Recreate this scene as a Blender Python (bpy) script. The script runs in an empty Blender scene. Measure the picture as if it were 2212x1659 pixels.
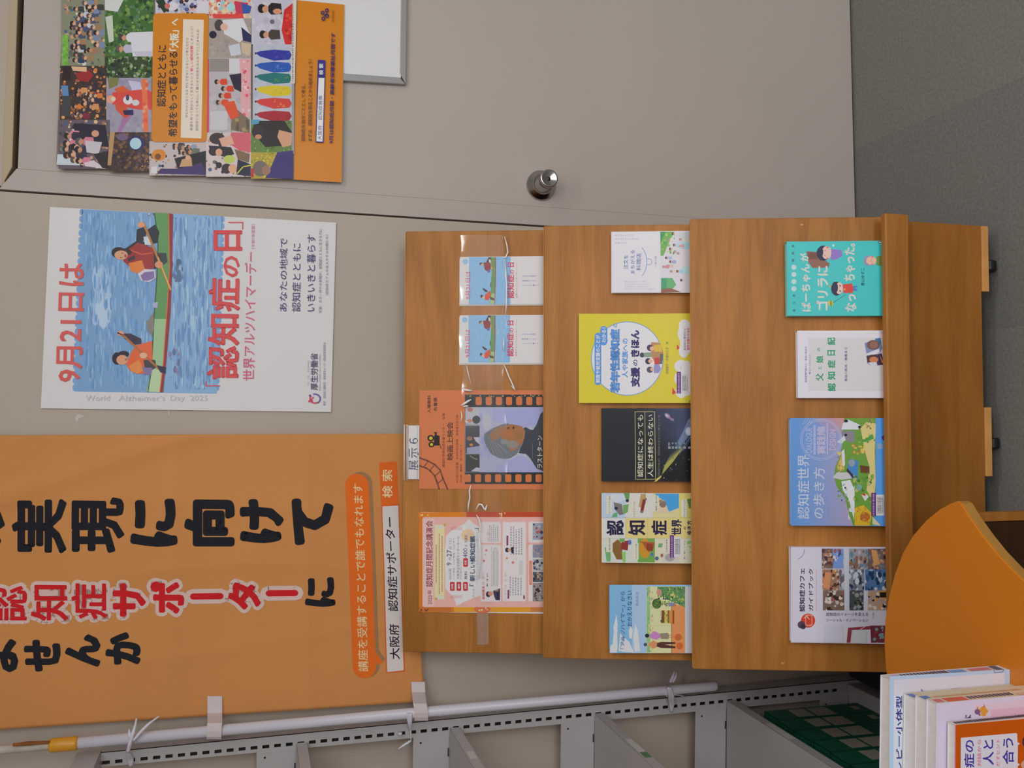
import bpy, bmesh, math, random
import numpy as np
from mathutils import Vector, Matrix
random.seed(7)
SC = bpy.context.scene
COL = SC.collection
V = lambda *a: np.array(a, float)

# ---------------- camera (photo taken with the camera turned a quarter) ----------------
F = 2050.0; TH = math.atan(F / 7494); RO = .012; H = 1.49
CAM = V(0, 0, H)
FW = V(0, math.cos(TH), -math.sin(TH)); UP0 = V(0, math.sin(TH), math.cos(TH)); RT0 = V(1, 0, 0)
RT = RT0 + RO * UP0; RT /= np.linalg.norm(RT)
UP = UP0 - RO * RT0; UP /= np.linalg.norm(UP)
cd = bpy.data.cameras.new('camera'); cam = bpy.data.objects.new('camera', cd); COL.objects.link(cam)
cd.sensor_width = 36; cd.lens = 36 * F / 2212; cd.clip_start = .01
cam.matrix_world = Matrix(((-UP[0], RT[0], -FW[0], 0), (-UP[1], RT[1], -FW[1], 0), (-UP[2], RT[2], -FW[2], H), (0, 0, 0, 1)))
SC.camera = cam
SC.view_settings.view_transform = 'Standard'; SC.view_settings.look = 'None'
SC.view_settings.gamma = 1; SC.view_settings.use_curve_mapping = False
SC.view_settings.exposure = 0.0

# ---------------- world, overhead lamps and added front light ----------------
w = bpy.data.worlds.new('world'); SC.world = w; w.use_nodes = True
w.node_tree.nodes['Background'].inputs[0].default_value = (.95, .93, .92, 1)
w.node_tree.nodes['Background'].inputs[1].default_value = .30
def area(x, y, z, sx, sy, power, rx=0, ry=0, col=(1, .985, .96), rz=0):
    l = bpy.data.lights.new('area_light', 'AREA'); l.shape = 'RECTANGLE'; l.size = sx; l.size_y = sy
    l.energy = power; l.color = col
    o = bpy.data.objects.new('area_light', l); COL.objects.link(o); o.location = (x, y, z); o.rotation_euler = (rx, ry, rz)
area(.75, .55, 2.72, 1.3, .25, 9)
area(.8, -.9, 2.72, 1.3, .25, 20)
area(2.4, -.2, 2.72, 1.3, .25, 14)
area(.8, -3.2, 2.72, 2.6, .3, 22)
area(1.5, -3.4, 1.5, 2.6, 1.7, 62, rx=math.radians(90), rz=math.radians(16), col=(.97, .985, 1))  # window-like front light behind the camera, added to brighten lower parts

# ---------------- geometry helpers ----------------
def ray(x, y):
    d = FW * F + RT * (829.5 - y) - UP * (x - 1106)
    return d / np.linalg.norm(d)
def hit(x, y, p0, n):
    d = ray(x, y); return CAM + d * (((p0 - CAM) @ n) / (d @ n))
def floorpt(x, y, z=0.): return hit(x, y, V(0, 0, z), V(0, 0, 1))

def lin(c):
    c = c / 255.
    return c / 12.92 if c <= .04045 else ((c + .055) / 1.055) ** 2.4
KA = 1.30
def alb(c, k=None):
    k = KA if k is None else k
    return tuple(min(.92, lin(v) * k) for v in c)

def mesh_obj(name, verts, faces, mat, parent=None, org=None, smooth=False, colors=None):
    """verts in world space; org is where the object's origin stands"""
    if org is None:
        org = parent['_o'] if parent is not None and '_o' in parent else (0, 0, 0)
    org = V(*org)
    me = bpy.data.meshes.new(name)
    vv = np.array(verts, float).reshape(-1, 3) - org
    me.from_pydata([tuple(v) for v in vv], [], [tuple(f) for f in faces])
    if colors is not None:
        ca = me.color_attributes.new('Col', 'FLOAT_COLOR', 'CORNER')
        buf = []
        for p in me.polygons:
            c = colors[p.index]
            buf += [c[0], c[1], c[2], 1.] * p.loop_total
        ca.data.foreach_set('color', buf)
    if smooth: me.shade_smooth()
    me.materials.append(mat)
    o = bpy.data.objects.new(name, me); COL.objects.link(o)
    if parent is not None:
        o.parent = parent
        o.location = tuple(org - V(*parent['_w']))
        o['_o'] = tuple(org)
    else:
        o.location = tuple(org); o['_o'] = tuple(org)
    o['_w'] = tuple(org)
    return o
def thing(name, label, cat, org, group=None):
    o = bpy.data.objects.new(name, None); COL.objects.link(o); o.location = tuple(org); o.empty_display_size = .05
    o['_o'] = tuple(float(v) for v in org); o['_w'] = o['_o']
    tag(o, label, cat, group); return o
def tag(o, label=None, cat=None, group=None, kind=None):
    if label: o['label'] = label
    if cat: o['category'] = cat
    if group: o['group'] = group
    if kind: o['kind'] = kind
    return o

BF = [(0, 3, 2, 1), (4, 5, 6, 7), (0, 1, 5, 4), (1, 2, 6, 5), (2, 3, 7, 6), (3, 0, 4, 7)]
class MB:
    def __init__(s): s.v = []; s.f = []
    def add(s, v, f):
        b = len(s.v); s.v += [V(*p) for p in v]; s.f += [tuple(i + b for i in q) for q in f]; return s
    def box(s, o, a, b, c):
        """corner o, edge vectors a,b,c (right-handed)"""
        o, a, b, c = map(np.asarray, (o, a, b, c))
        if np.cross(a, b) @ c < 0: a, b = b, a
        return s.add([o, o + a, o + a + b, o + b, o + c, o + a + c, o + a + b + c, o + b + c], BF)
    def prism(s, pts, d):
        pts = [np.asarray(p, float) for p in pts]; d = np.asarray(d, float); n = len(pts)
        nn = sum(np.cross(pts[i] - pts[0], pts[(i + 1) % n] - pts[0]) for i in range(n))
        if nn @ d > 0: pts = pts[::-1]
        return s.add(pts + [p + d for p in pts], [tuple(range(n)), tuple(range(2 * n - 1, n - 1, -1))] +
                     [(i, i + n, (i + 1) % n + n, (i + 1) % n) for i in range(n)])
    def tube(s, pts, r, n=10, caps=True):
        pts = [np.asarray(p, float) for p in pts]
        rs = r if isinstance(r, (list, tuple)) else [r] * len(pts)
        base = len(s.v); up = None
        for i, p in enumerate(pts):
            t = pts[min(i + 1, len(pts) - 1)] - pts[max(i - 1, 0)]; t = t / (np.linalg.norm(t) + 1e-12)
            if up is None: up = V(0, 0, 1) if abs(t[2]) < .9 else V(0, 1, 0)
            a = np.cross(t, up); a /= np.linalg.norm(a) + 1e-12; up = np.cross(a, t)
            for k in range(n):
                g = 2 * math.pi * k / n; s.v.append(p + rs[i] * (math.cos(g) * a + math.sin(g) * up))
        for i in range(len(pts) - 1):
            for k in range(n):
                q = base + i * n; s.f.append((q + k, q + n + k, q + n + (k + 1) % n, q + (k + 1) % n))
        if caps:
            s.f.append(tuple(base + k for k in range(n)))
            s.f.append(tuple(base + (len(pts) - 1) * n + k for k in range(n - 1, -1, -1)))
        return s
    def lathe(s, o, ax, prof, n=40):
        ax = np.asarray(ax, float); a = np.cross(ax, V(0, 0, 1)); a /= np.linalg.norm(a); b = np.cross(ax, a)
        base = len(s.v)
        for r, h in prof:
            for k in range(n):
                g = 2 * math.pi * k / n; s.v.append(o + ax * h + r * (math.cos(g) * a + math.sin(g) * b))
        for i in range(len(prof) - 1):
            for k in range(n):
                q = base + i * n; s.f.append((q + k, q + (k + 1) % n, q + n + (k + 1) % n, q + n + k))
        return s
    def build(s, name, m, parent=None, org=None, smooth=False, bevel=0, seg=2):
        if org is None and parent is None: org = tuple(np.mean(s.v, axis=0))
        o = mesh_obj(name, s.v, s.f, m, parent, org, smooth)
        if bevel:
            md = o.modifiers.new('bevel', 'BEVEL'); md.width = bevel; md.segments = seg; md.limit_method = 'ANGLE'
        return o

# ---------------- materials ----------------
def newmat(name):
    m = bpy.data.materials.new(name); m.use_nodes = True
    return m, m.node_tree, m.node_tree.nodes['Principled BSDF']
def N(nt, t, **kw):
    n = nt.nodes.new(t)
    for k, v in kw.items():
        if k in n.inputs: n.inputs[k].default_value = v
        else: setattr(n, k, v)
    return n
def plain(name, c, rough=.5, metal=0, noise=0, nscale=30, bump=0, bscale=200, spec=.5, k=None):
    m, nt, b = newmat(name)
    a = alb(c, k); b.inputs['Base Color'].default_value = (*a, 1)
    b.inputs['Roughness'].default_value = rough; b.inputs['Metallic'].default_value = metal
    b.inputs['Specular IOR Level'].default_value = spec
    tc = N(nt, 'ShaderNodeTexCoord')
    if noise:
        nz = N(nt, 'ShaderNodeTexNoise'); nz.inputs['Scale'].default_value = nscale; nz.inputs['Detail'].default_value = 5
        nt.links.new(tc.outputs['Object'], nz.inputs['Vector'])
        mr = N(nt, 'ShaderNodeMapRange'); mr.inputs[1].default_value = .3; mr.inputs[2].default_value = .7
        mr.inputs[3].default_value = 1 - noise; mr.inputs[4].default_value = 1 + noise
        nt.links.new(nz.outputs[0], mr.inputs[0])
        mx = N(nt, 'ShaderNodeVectorMath', operation='SCALE'); mx.inputs[0].default_value = a
        nt.links.new(mr.outputs[0], mx.inputs['Scale']); nt.links.new(mx.outputs[0], b.inputs['Base Color'])
    if bump:
        nb = N(nt, 'ShaderNodeTexNoise'); nb.inputs['Scale'].default_value = bscale
        nt.links.new(tc.outputs['Object'], nb.inputs['Vector'])
        bp = N(nt, 'ShaderNodeBump'); bp.inputs['Strength'].default_value = bump; bp.inputs['Distance'].default_value = .002
        nt.links.new(nb.outputs[0], bp.inputs['Height']); nt.links.new(bp.outputs[0], b.inputs['Normal'])
    return m
def wood(name, c1, c2, sx=1.2, sz=14, rough=.42):
    m, nt, b = newmat(name)
    tc = N(nt, 'ShaderNodeTexCoord'); mp = N(nt, 'ShaderNodeMapping'); mp.inputs['Scale'].default_value = (sx, sz * .6, sz)
    nt.links.new(tc.outputs['Object'], mp.inputs[0])
    nz = N(nt, 'ShaderNodeTexNoise'); nz.inputs['Scale'].default_value = 1.0; nz.inputs['Detail'].default_value = 3; nz.inputs['Distortion'].default_value = .6
    nt.links.new(mp.outputs[0], nz.inputs['Vector'])
    wv = N(nt, 'ShaderNodeMath', operation='MULTIPLY'); wv.inputs[1].default_value = 26
    nt.links.new(nz.outputs[0], wv.inputs[0])
    sn = N(nt, 'ShaderNodeMath', operation='SINE'); nt.links.new(wv.outputs[0], sn.inputs[0])
    mp2 = N(nt, 'ShaderNodeMapping'); mp2.inputs['Scale'].default_value = (12, 300, 420)
    nt.links.new(tc.outputs['Object'], mp2.inputs[0])
    n2 = N(nt, 'ShaderNodeTexNoise'); n2.inputs['Scale'].default_value = 1; n2.inputs['Detail'].default_value = 4
    nt.links.new(mp2.outputs[0], n2.inputs['Vector'])
    n3 = N(nt, 'ShaderNodeTexNoise'); n3.inputs['Scale'].default_value = 3.5; nt.links.new(tc.outputs['Object'], n3.inputs['Vector'])
    a1 = N(nt, 'ShaderNodeMath', operation='MULTIPLY_ADD'); a1.inputs[1].default_value = .07; a1.inputs[2].default_value = .0
    nt.links.new(sn.outputs[0], a1.inputs[0])
    a2 = N(nt, 'ShaderNodeMath', operation='MULTIPLY_ADD'); a2.inputs[1].default_value = .32
    nt.links.new(n2.outputs[0], a2.inputs[0]); nt.links.new(a1.outputs[0], a2.inputs[2])
    a3 = N(nt, 'ShaderNodeMath', operation='MULTIPLY_ADD'); a3.inputs[1].default_value = .5; nt.links.new(n3.outputs[0], a3.inputs[0]); nt.links.new(a2.outputs[0], a3.inputs[2])
    cr = N(nt, 'ShaderNodeValToRGB')
    cr.color_ramp.elements[0].position = .24; cr.color_ramp.elements[0].color = (*alb(c1), 1)
    cr.color_ramp.elements[1].position = .6; cr.color_ramp.elements[1].color = (*alb(c2), 1)
    nt.links.new(a3.outputs[0], cr.inputs[0]); nt.links.new(cr.outputs[0], b.inputs['Base Color'])
    b.inputs['Roughness'].default_value = rough; b.inputs['Specular IOR Level'].default_value = .3; b.inputs['Coat Weight'].default_value = .0
    b.inputs['Coat Roughness'].default_value = .25
    return m
def clear(name, tr=.75, rough=.12):
    m, nt, b = newmat(name)
    nt.nodes.remove(b)
    t = N(nt, 'ShaderNodeBsdfTransparent'); g = N(nt, 'ShaderNodeBsdfGlossy'); g.inputs['Roughness'].default_value = rough
    x = N(nt, 'ShaderNodeMixShader'); x.inputs[0].default_value = 1 - tr
    nt.links.new(t.outputs[0], x.inputs[1]); nt.links.new(g.outputs[0], x.inputs[2])
    nt.links.new(x.outputs[0], nt.nodes['Material Output'].inputs[0])
    return m
def printmat(name, rough=.45, coat=0.):
    m, nt, b = newmat(name)
    a = N(nt, 'ShaderNodeVertexColor'); a.layer_name = 'Col'
    nt.links.new(a.outputs[0], b.inputs['Base Color']); b.inputs['Roughness'].default_value = rough
    b.inputs['Coat Weight'].default_value = coat; b.inputs['Specular IOR Level'].default_value = .2
    return m
M = dict(
    wall=plain('wall_paint', (168, 156, 144), .55, noise=.03, nscale=2.2, bump=.05, bscale=500),
    door=plain('door_paint', (166, 157, 150), .5, noise=.03, nscale=2.0, bump=.05, bscale=500),
    gap=plain('dark_gap', (52, 50, 56), .8),
    carpet=plain('carpet_weave', (112, 112, 108), .95, noise=.16, nscale=160, bump=.7, bscale=600),
    carpet2=plain('carpet_weave_light', (117, 116, 111), .95, noise=.16, nscale=160, bump=.7, bscale=600),
    wood=wood('oak_veneer', (140, 88, 30), (174, 116, 52)),
    woodbase=wood('oak_veneer_base', (128, 78, 28), (150, 98, 42)),
    edge=wood('oak_edge', (156, 108, 46), (186, 136, 72), sx=4, sz=40),
    woodlip=wood('oak_lip', (142, 90, 38), (166, 112, 52), sx=1.5, sz=24),
    shadewood=wood('brown_panel_shaded', (40, 22, 7), (54, 32, 11)),  # darkened to put the shade under the table into the brown
    block=plain('pine_block', (196, 140, 78), .6, noise=.1, nscale=25),
    steel=plain('grey_steel_paint', (162, 160, 160), .42, noise=.02, nscale=5),
    black=plain('black_rubber', (22, 22, 24), .5),
    blackmetal=plain('black_metal', (34, 33, 33), .35),
    white=plain('white_paper', (206, 204, 206), .5, noise=.012, nscale=8),
    pages=plain('book_pages', (208, 205, 202), .8, noise=.05, nscale=90),
    paint=plain('white_pole_plastic', (192, 190, 200), .3),
    rust=plain('rusted_pole', (190, 184, 172), .5, noise=.25, nscale=14),
    sleeve=plain('yellow_sleeve', (196, 138, 36), .35),
    cloth=plain('orange_cloth', (194, 132, 74), .85, noise=.03, nscale=5, bump=.12, bscale=900),
    strap=plain('white_strap', (196, 186, 188), .8, bump=.2, bscale=800),
    twine=plain('white_twine', (196, 194, 204), .4),
    chrome=plain('stainless', (150, 148, 146), .16, metal=1, k=1.5),
    orange=plain('orange_laminate', (190, 112, 20), .38, noise=.02, nscale=4),
    orange_edge=plain('orange_edge', (158, 112, 48), .55, noise=.08, nscale=12),
    green=plain('green_binder_cloth', (16, 84, 62), .55, noise=.08, nscale=20),
    greylabel=plain('binder_label', (140, 136, 124), .7, noise=.1, nscale=120),
    boardface=plain('whiteboard_face', (206, 205, 208), .3),
    boardframe=plain('aluminium_frame', (140, 139, 140), .4, metal=.2),
    film=clear('clear_film', .94, .08), ridge_glint=plain('film_crease_glint', (222, 222, 230), .12, spec=.8), sleevefilm=clear('card_sleeve', .985, .3),  # white of the folds paints in the glints of clear plastic
    tape=clear('frosted_tape', .9, .5),
    prt=printmat('printed_ink'), prtg=printmat('glossy_print', .3, .04), prtc=printmat('cloth_print', .85),
)
def cover_mat(c, rough=.35):
    return plain('book_cover', c, rough)

# ---------------- lettering and flat print ----------------
_gc = {}
def glyphs(s, off=0., outline=False):
    key = (s, round(off, 4), outline)
    if key in _gc: return _gc[key]
    cu = bpy.data.curves.new('t', 'FONT'); cu.body = s; cu.size = 1; cu.offset = off; cu.resolution_u = 2
    if outline: cu.fill_mode = 'NONE'
    o = bpy.data.objects.new('t', cu)
    me = o.to_mesh()
    n = len(me.vertices); co = np.zeros(n * 3); me.vertices.foreach_get('co', co); co = co.reshape(-1, 3)[:, :2].copy()
    fs = [tuple(p.vertices) for p in me.polygons]; es = [tuple(e.vertices) for e in me.edges]
    o.to_mesh_clear(); bpy.data.objects.remove(o); bpy.data.curves.remove(cu)
    _gc[key] = (co, fs, es); return _gc[key]

class Sheet:
    """flat print lying on a real surface: origin, unit axes ex (right) and ey (up)"""
    def __init__(s, parent, org, ex, ey, zoom=(0, 0, 1), z0=.0001, disp=None, dz=4e-6, k=None):
        s.par = parent; s.o = V(*org); s.ex = V(*ex); s.ey = V(*ey); s.n = np.cross(s.ex, s.ey)
        s.zm = zoom; s.z = z0; s.disp = disp; s.dz = dz; s.k = k
        s.d = {'p': [[], [], []], 't': [[], [], []]}
    def L(s, X, Y):
        ox, oy, sc = s.zm
        p = hit(ox + X * sc, oy + Y * sc, s.o, s.n) - s.o
        return (p @ s.ex, p @ s.ey)
    def put(s, ab, faces, c, key='p', dz=None):
        v, f, cl = s.d[key]; b = len(v)
        s.z += s.dz if dz is None else dz
        v += [(a, q, s.z) for a, q in ab]; cc = alb(c, s.k)
        for q in faces: f.append(tuple(i + b for i in q)); cl.append(cc)
    def P(s, pts, c, dz=None): s.put([s.L(*p) for p in pts], [tuple(range(len(pts)))], c, dz=dz)
    def R(s, x0, x1, y0, y1, c, dz=None): s.P([(x0, y0), (x1, y0), (x1, y1), (x0, y1)], c, dz)
    def E(s, x, y, rx, ry, c, n=14, rot=0, dz=None):
        cr, sr = math.cos(rot), math.sin(rot); q = []
        for i in range(n):
            g = 2 * math.pi * i / n; a, b = rx * math.cos(g), ry * math.sin(g); q.append((x + a * cr - b * sr, y + a * sr + b * cr))
        s.P(q, c, dz)
    def RR(s, x0, x1, y0, y1, r, c, sh=0):
        q = []
        for cx, cy, g0 in ((x1 - r, y1 - r, 0), (x0 + r, y1 - r, 90), (x0 + r, y0 + r, 180), (x1 - r, y0 + r, 270)):
            for i in range(5):
                g = math.radians(g0 + i * 22.5); yy = cy + r * math.sin(g)
                q.append((cx + r * math.cos(g) + sh * (y1 - yy) / max(1, y1 - y0), yy))
        s.P(q, c)
    def S(s, pts, wd, c, closed=False, rnd=True, key='p'):
        if key == 't':
            s.d['p'], s.d['t'] = s.d['t'], s.d['p']; s.S(pts, wd, c, closed, rnd); s.d['p'], s.d['t'] = s.d['t'], s.d['p']; return
        if closed: pts = list(pts) + [pts[0]]
        s.z += s.dz; h = wd / 2
        for (x0, y0), (x1, y1) in zip(pts, pts[1:]):
            l = math.hypot(x1 - x0, y1 - y0) or 1; nx, ny = -(y1 - y0) / l * h, (x1 - x0) / l * h
            s.P([(x0 + nx, y0 + ny), (x1 + nx, y1 + ny), (x1 - nx, y1 - ny), (x0 - nx, y0 - ny)], c, 0)
        if rnd:
            for x, y in pts: s.E(x, y, h, h, c, 8, dz=0)
    def arc(s, x, y, rx, ry, wd, c, g0=0, g1=360, n=28):
        s.S([(x + rx * math.cos(math.radians(g0 + (g1 - g0) * i / n)), y + ry * math.sin(math.radians(g0 + (g1 - g0) * i / n))) for i in range(n + 1)], wd, c, rnd=False)
    def N(s, x0, x1, y0, y1, pal, n, sz, asp=1.):
        for _ in range(n):
            c = random.choice(pal); a = sz * random.uniform(.4, 1.2); x = random.uniform(x0, x1); y = random.uniform(y0, y1)
            rx = min(a, abs(x1 - x), abs(x - x0)) + .2; ry = min(a * asp, abs(y1 - y), abs(y - y0)) + .2
            s.E(x, y, rx, ry, c, random.choice((5, 6, 7)), rot=0 if asp != 1 else random.uniform(-.25, .25), dz=1.5e-6)
    def man(s, x, y, r, shirt, skin=(196, 142, 112), hair=(38, 30, 34), tilt=0, arms=True):
        """a small printed figure, head towards -x"""
        dy = tilt * r
        s.P([(x + .9 * r, y + dy - .5 * r), (x + 1.5 * r, y + dy - 1.15 * r), (x + 3.4 * r, y + dy - 1.0 * r), (x + 3.6 * r, y + dy + 1.0 * r),
             (x + 1.5 * r, y + dy + 1.15 * r), (x + .9 * r, y + dy + .5 * r)], shirt, 1.5e-6)
        s.E(x, y, r * .95, r * .85, skin, 10, dz=1.5e-6); s.E(x - .4 * r, y - .05 * r, r * .75, r * .92, hair, 9, dz=1.5e-6)
        s.E(x + .25 * r, y + .08 * r, r * .55, r * .6, skin, 8, dz=1.5e-6)
    def fit(s, co, mn, mx, BL, BR, TL):
        a0 = np.array(s.L(*BL)); a1 = np.array(s.L(*BR)); a2 = np.array(s.L(*TL))
        u = (co - mn) / np.maximum(mx - mn, 1e-6)
        return a0 + u[:, :1] * (a1 - a0) + u[:, 1:] * (a2 - a0)
    def T(s, txt, x0, x1, ys, ye, c, w=0., dx=0., key='t'):
        """reads from y=ys (start) to y=ye, glyph tops at x0, feet at x1; dx shifts the far end; w is the added stroke weight"""
        r = w * abs(x1 - x0)
        if w: s.bold(txt, x0 + r, x1 - r, ys - r, ye + r, c, r, dx, key)
        co, fs, es = glyphs(txt)
        if not len(co): return
        mn, mx = co.min(0), co.max(0)
        s.put(s.fit(co, mn, mx, (x1 - r, ys - r), (x1 - r + dx, ye + r), (x0 + r, ys - r)), fs, c, key, 1e-6 if w else None)
    def bold(s, txt, x0, x1, ys, ye, c, rad, dx=0., key='t'):
        co, fs, es = glyphs(txt, 0., True); mn, mx = co.min(0), co.max(0)
        q = s.fit(co, mn, mx, (x1, ys), (x1 + dx, ye), (x0, ys)); a0 = np.array(s.L(x0, ys)); a1 = np.array(s.L(x1, ys))
        r = rad * np.linalg.norm(a1 - a0) / abs(x1 - x0)
        s.z += s.dz; big = r > .0012; cir = [(math.cos(i * math.pi / 4), math.sin(i * math.pi / 4)) for i in range(8)]
        for a, b in es:
            p0, p1 = q[a], q[b]; d = p1 - p0; l = math.hypot(*d)
            if l > 1e-9:
                nn = np.array([-d[1], d[0]]) / l * r; ex = d / l * (0 if big else r * .6)
                s.put([p0 + nn - ex, p1 + nn + ex, p1 - nn + ex, p0 - nn - ex], [(0, 1, 2, 3)], c, key, 0)
        if big:
            for i in range(len(q)): s.put([(q[i][0] + r * a, q[i][1] + r * b) for a, b in cir], [tuple(range(8))], c, key, 0)
    def TV(s, txt, x0, x1, yb, h, c, w=0.):
        """reads left to right in the photograph (turned sideways on the sheet)"""
        co, fs, es = glyphs(txt); rf = glyphs('国')[0] if len(txt) == 1 else co; mn, mx = rf.min(0), rf.max(0)
        s.put(s.fit(co, mn, mx, (x0, yb), (x1, yb), (x0, yb - h)), fs, c, 't')
    def halo(s, txt, x0, x1, ys, ye, rad, c): s.bold(txt, x0, x1, ys, ye, c, rad)
    def fat(s, txt, x0, x1, ys, ye, rad, c):
        s.bold(txt, x0 + rad, x1 - rad, ys - rad, ye + rad, c, rad); s.put(s.fit(glyphs(txt)[0], glyphs(txt)[0].min(0), glyphs(txt)[0].max(0), (x1 - rad, ys - rad), (x1 - rad, ye + rad), (x0 + rad, ys - rad)), glyphs(txt)[1], c, 't', 1e-6)
    def lines(s, x0, x1, ys, ye, n, c, gap=.45):
        """rows of print too small to read"""
        st = (x1 - x0) / n
        for i in range(n):
            y = ys; x = x0 + i * st; end = ye + random.uniform(0, .15) * (ys - ye)
            while y > end:
                l = st * random.uniform(.3, .9)
                s.R(x, x + st * (1 - gap), y - l, y, c, 0); y -= l + st * .3
    def flush(s, name, key, mat=None):
        v, f, cl = s.d[key]; s.d[key] = [[], [], []]
        if not v: return
        if s.disp:      # cut the flat print finely so that it follows the folds
            bm = bmesh.new(); bv = [bm.verts.new(p) for p in v]; ly = bm.faces.layers.int.new('c')
            for i, q in enumerate(f):
                try: fc = bm.faces.new([bv[k] for k in q]); fc[ly] = i
                except ValueError: pass
            lo = np.min(v, axis=0); hi = np.max(v, axis=0)
            for ax in (0, 1):
                t = math.floor(lo[ax] / .010) * .010
                while t < hi[ax]:
                    co = [0, 0, 0]; no = [0, 0, 0]; co[ax] = t; no[ax] = 1
                    bmesh.ops.bisect_plane(bm, geom=bm.verts[:] + bm.edges[:] + bm.faces[:], plane_co=co, plane_no=no); t += .010
            bm.verts.index_update(); bm.faces.ensure_lookup_table()
            v = [tuple(p.co) for p in bm.verts]; f2 = [tuple(p.index for p in q.verts) for q in bm.faces]; cl = [cl[q[ly]] for q in bm.faces]; f = f2; bm.free()
        vv = [s.o + s.ex * a + s.ey * b + s.n * (z + (s.disp(a, b) if s.disp else 0.)) for a, b, z in v]
        ff = []
        for q in f:
            p = [v[i] for i in q]; ar = sum(p[i][0] * p[(i + 1) % len(p)][1] - p[(i + 1) % len(p)][0] * p[i][1] for i in range(len(p)))
            ff.append(q if ar > 0 else q[::-1])
        mesh_obj(name, vv, ff, mat or (M['prtc'] if s.disp else M['prt']), s.par, colors=cl)
    def done(s, mat=None, name='printed_face'):
        a, b = s.d['p'], s.d['t']; n = len(a[0])
        s.d['p'] = [a[0] + b[0], a[1] + [tuple(i + n for i in q) for q in b[1]], a[2] + b[2]]; s.d['t'] = [[], [], []]
        s.flush(name, 'p', mat)

# ======================= the room =======================
wy = math.radians(3.47); WE = V(math.cos(wy), math.sin(wy), 0); WN = V(math.sin(wy), -math.cos(wy), 0)   # WN points into the room
W0 = floorpt(1852, 470); Z = V(0, 0, 1)
def wp(a, z, off=0.): return W0 + WE * a + Z * z + WN * off
def wpx(x, y, off=0.): return hit(x, y, W0 + WN * off, WN)
def wa(x, y):
    p = wpx(x, y) - W0; return p @ WE, p[2]
def wprism(mb, az, off, th): return mb.prism([wp(a, z, off) for a, z in az], -WN * th)

g0, gz0 = wa(0, 411); g1, gz1 = wa(1175, 489)       # groove between wall panel and door casing
sl = (g0 - g1) / (gz0 - gz1); ga = lambda z: g1 + sl * (z - gz1)
l0, lz0 = wa(34, 364); l1, lz1 = wa(1200, 449); sl2 = (l0 - l1) / (lz0 - lz1); la = lambda z: l1 + sl2 * (z - lz1)
_, zt = wa(36, 180)                                   # top of the door leaf
_, zt2 = wa(18, 180)
G = .0022
mb = MB()
wprism(mb, [(-3.2, 0), (ga(0) - G, 0), (ga(3) - G, 3.0), (-3.2, 3.0)], 0, .06)
wprism(mb, [(1.6, 0), (2.9, 0), (2.9, 3.0), (1.6, 3.0)], 0, .06)
wprism(mb, [(ga(2.9) + G, zt2 + .002), (1.6, zt2 + .002 - .012), (1.6, 3.0), (ga(3) + G, 3.0)], -.001, .05)
tag(mb.build('wall_back', M['wall'], org=wp(0, 0)), kind='structure')
mb = MB(); wprism(mb, [(-3.2, -.01), (2.9, -.01), (2.9, 3.0), (-3.2, 3.0)], -.062, .02)
tag(mb.build('trim_1', M['gap'], org=wp(0, 0, -.06)), kind='structure')

mb = MB(); mb.box((-1.30, -3.6, 0), (.05, 0, 0), (0, 5.62, 0), (0, 0, 3.0)); tag(mb.build('added_wall_left', M['wall'], org=(-1.3, 0, 0)), kind='structure')  # unseen side wall, added to block ambient light from the left
mb = MB(); mb.box((-1.25, -3.6, 2.8), (4.2, 0, 0), (0, 5.62, 0), (0, 0, .05)); tag(mb.build('added_ceiling', M['boardface'], org=(0, 0, 2.8)), kind='structure')  # unseen lid over the room, added to cut ambient light from above

dr = thing('door_1', None, None, wp(la(0), 0)); tag(dr, 'beige painted steel door with stainless round knob, poster above', None, kind='structure')
mb = MB(); wprism(mb, [(la(0) + .0003, .006), (1.55, .006), (1.55, zt - .012 - .008), (la(zt) + .0003, zt - .006)], -.0006, .04)
mb.build('door_leaf', M['door'], dr, bevel=.0004)
mb = MB(); wprism(mb, [(ga(0) + G, 0), (la(0), 0), (la(zt), zt - .004), (ga(zt2) + G, zt2 + .012)], .0, .045)
mb.build('door_casing', M['door'], dr, bevel=.0005)
mb = MB(); wprism(mb, [(ga(zt2) + G + .004, zt2 + .008), (la(zt) + .003, zt + .004), (1.6, zt - .005), (1.6, zt2 - .012)], .0, .045)
mb.build('door_casing', plain('casing_top', (168, 150, 122), .5), dr, bevel=.0015)
kp = wpx(1168.5, 401)
mb = MB(); mb.lathe(kp, WN, [(.0355, 0), (.0355, .003), (.034, .006), (.025, .012), (.0225, .016), (.0225, .017)], 48)
mb.build('knob_rosette', M['chrome'], dr, smooth=True)
mb = MB(); mb.lathe(kp, WN, [(.0225, .015), (.0222, .019), (.0175, .036), (.0172, .046), (.0205, .055), (.0212, .061), (.0206, .0645), (.019, .066), (.0165, .0655), (.004, .0605), (0.0001, .0605)], 48)
mb.build('door_knob', M['chrome'], dr, smooth=True)
mb = MB(); mb.lathe(kp + WN * .0606, WN, [(.0042, -.003), (.0042, .0015), (.0035, .0022), (.0001, .0022)], 16)
mb.build('key_cylinder', M['blackmetal'], dr, smooth=True)

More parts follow.
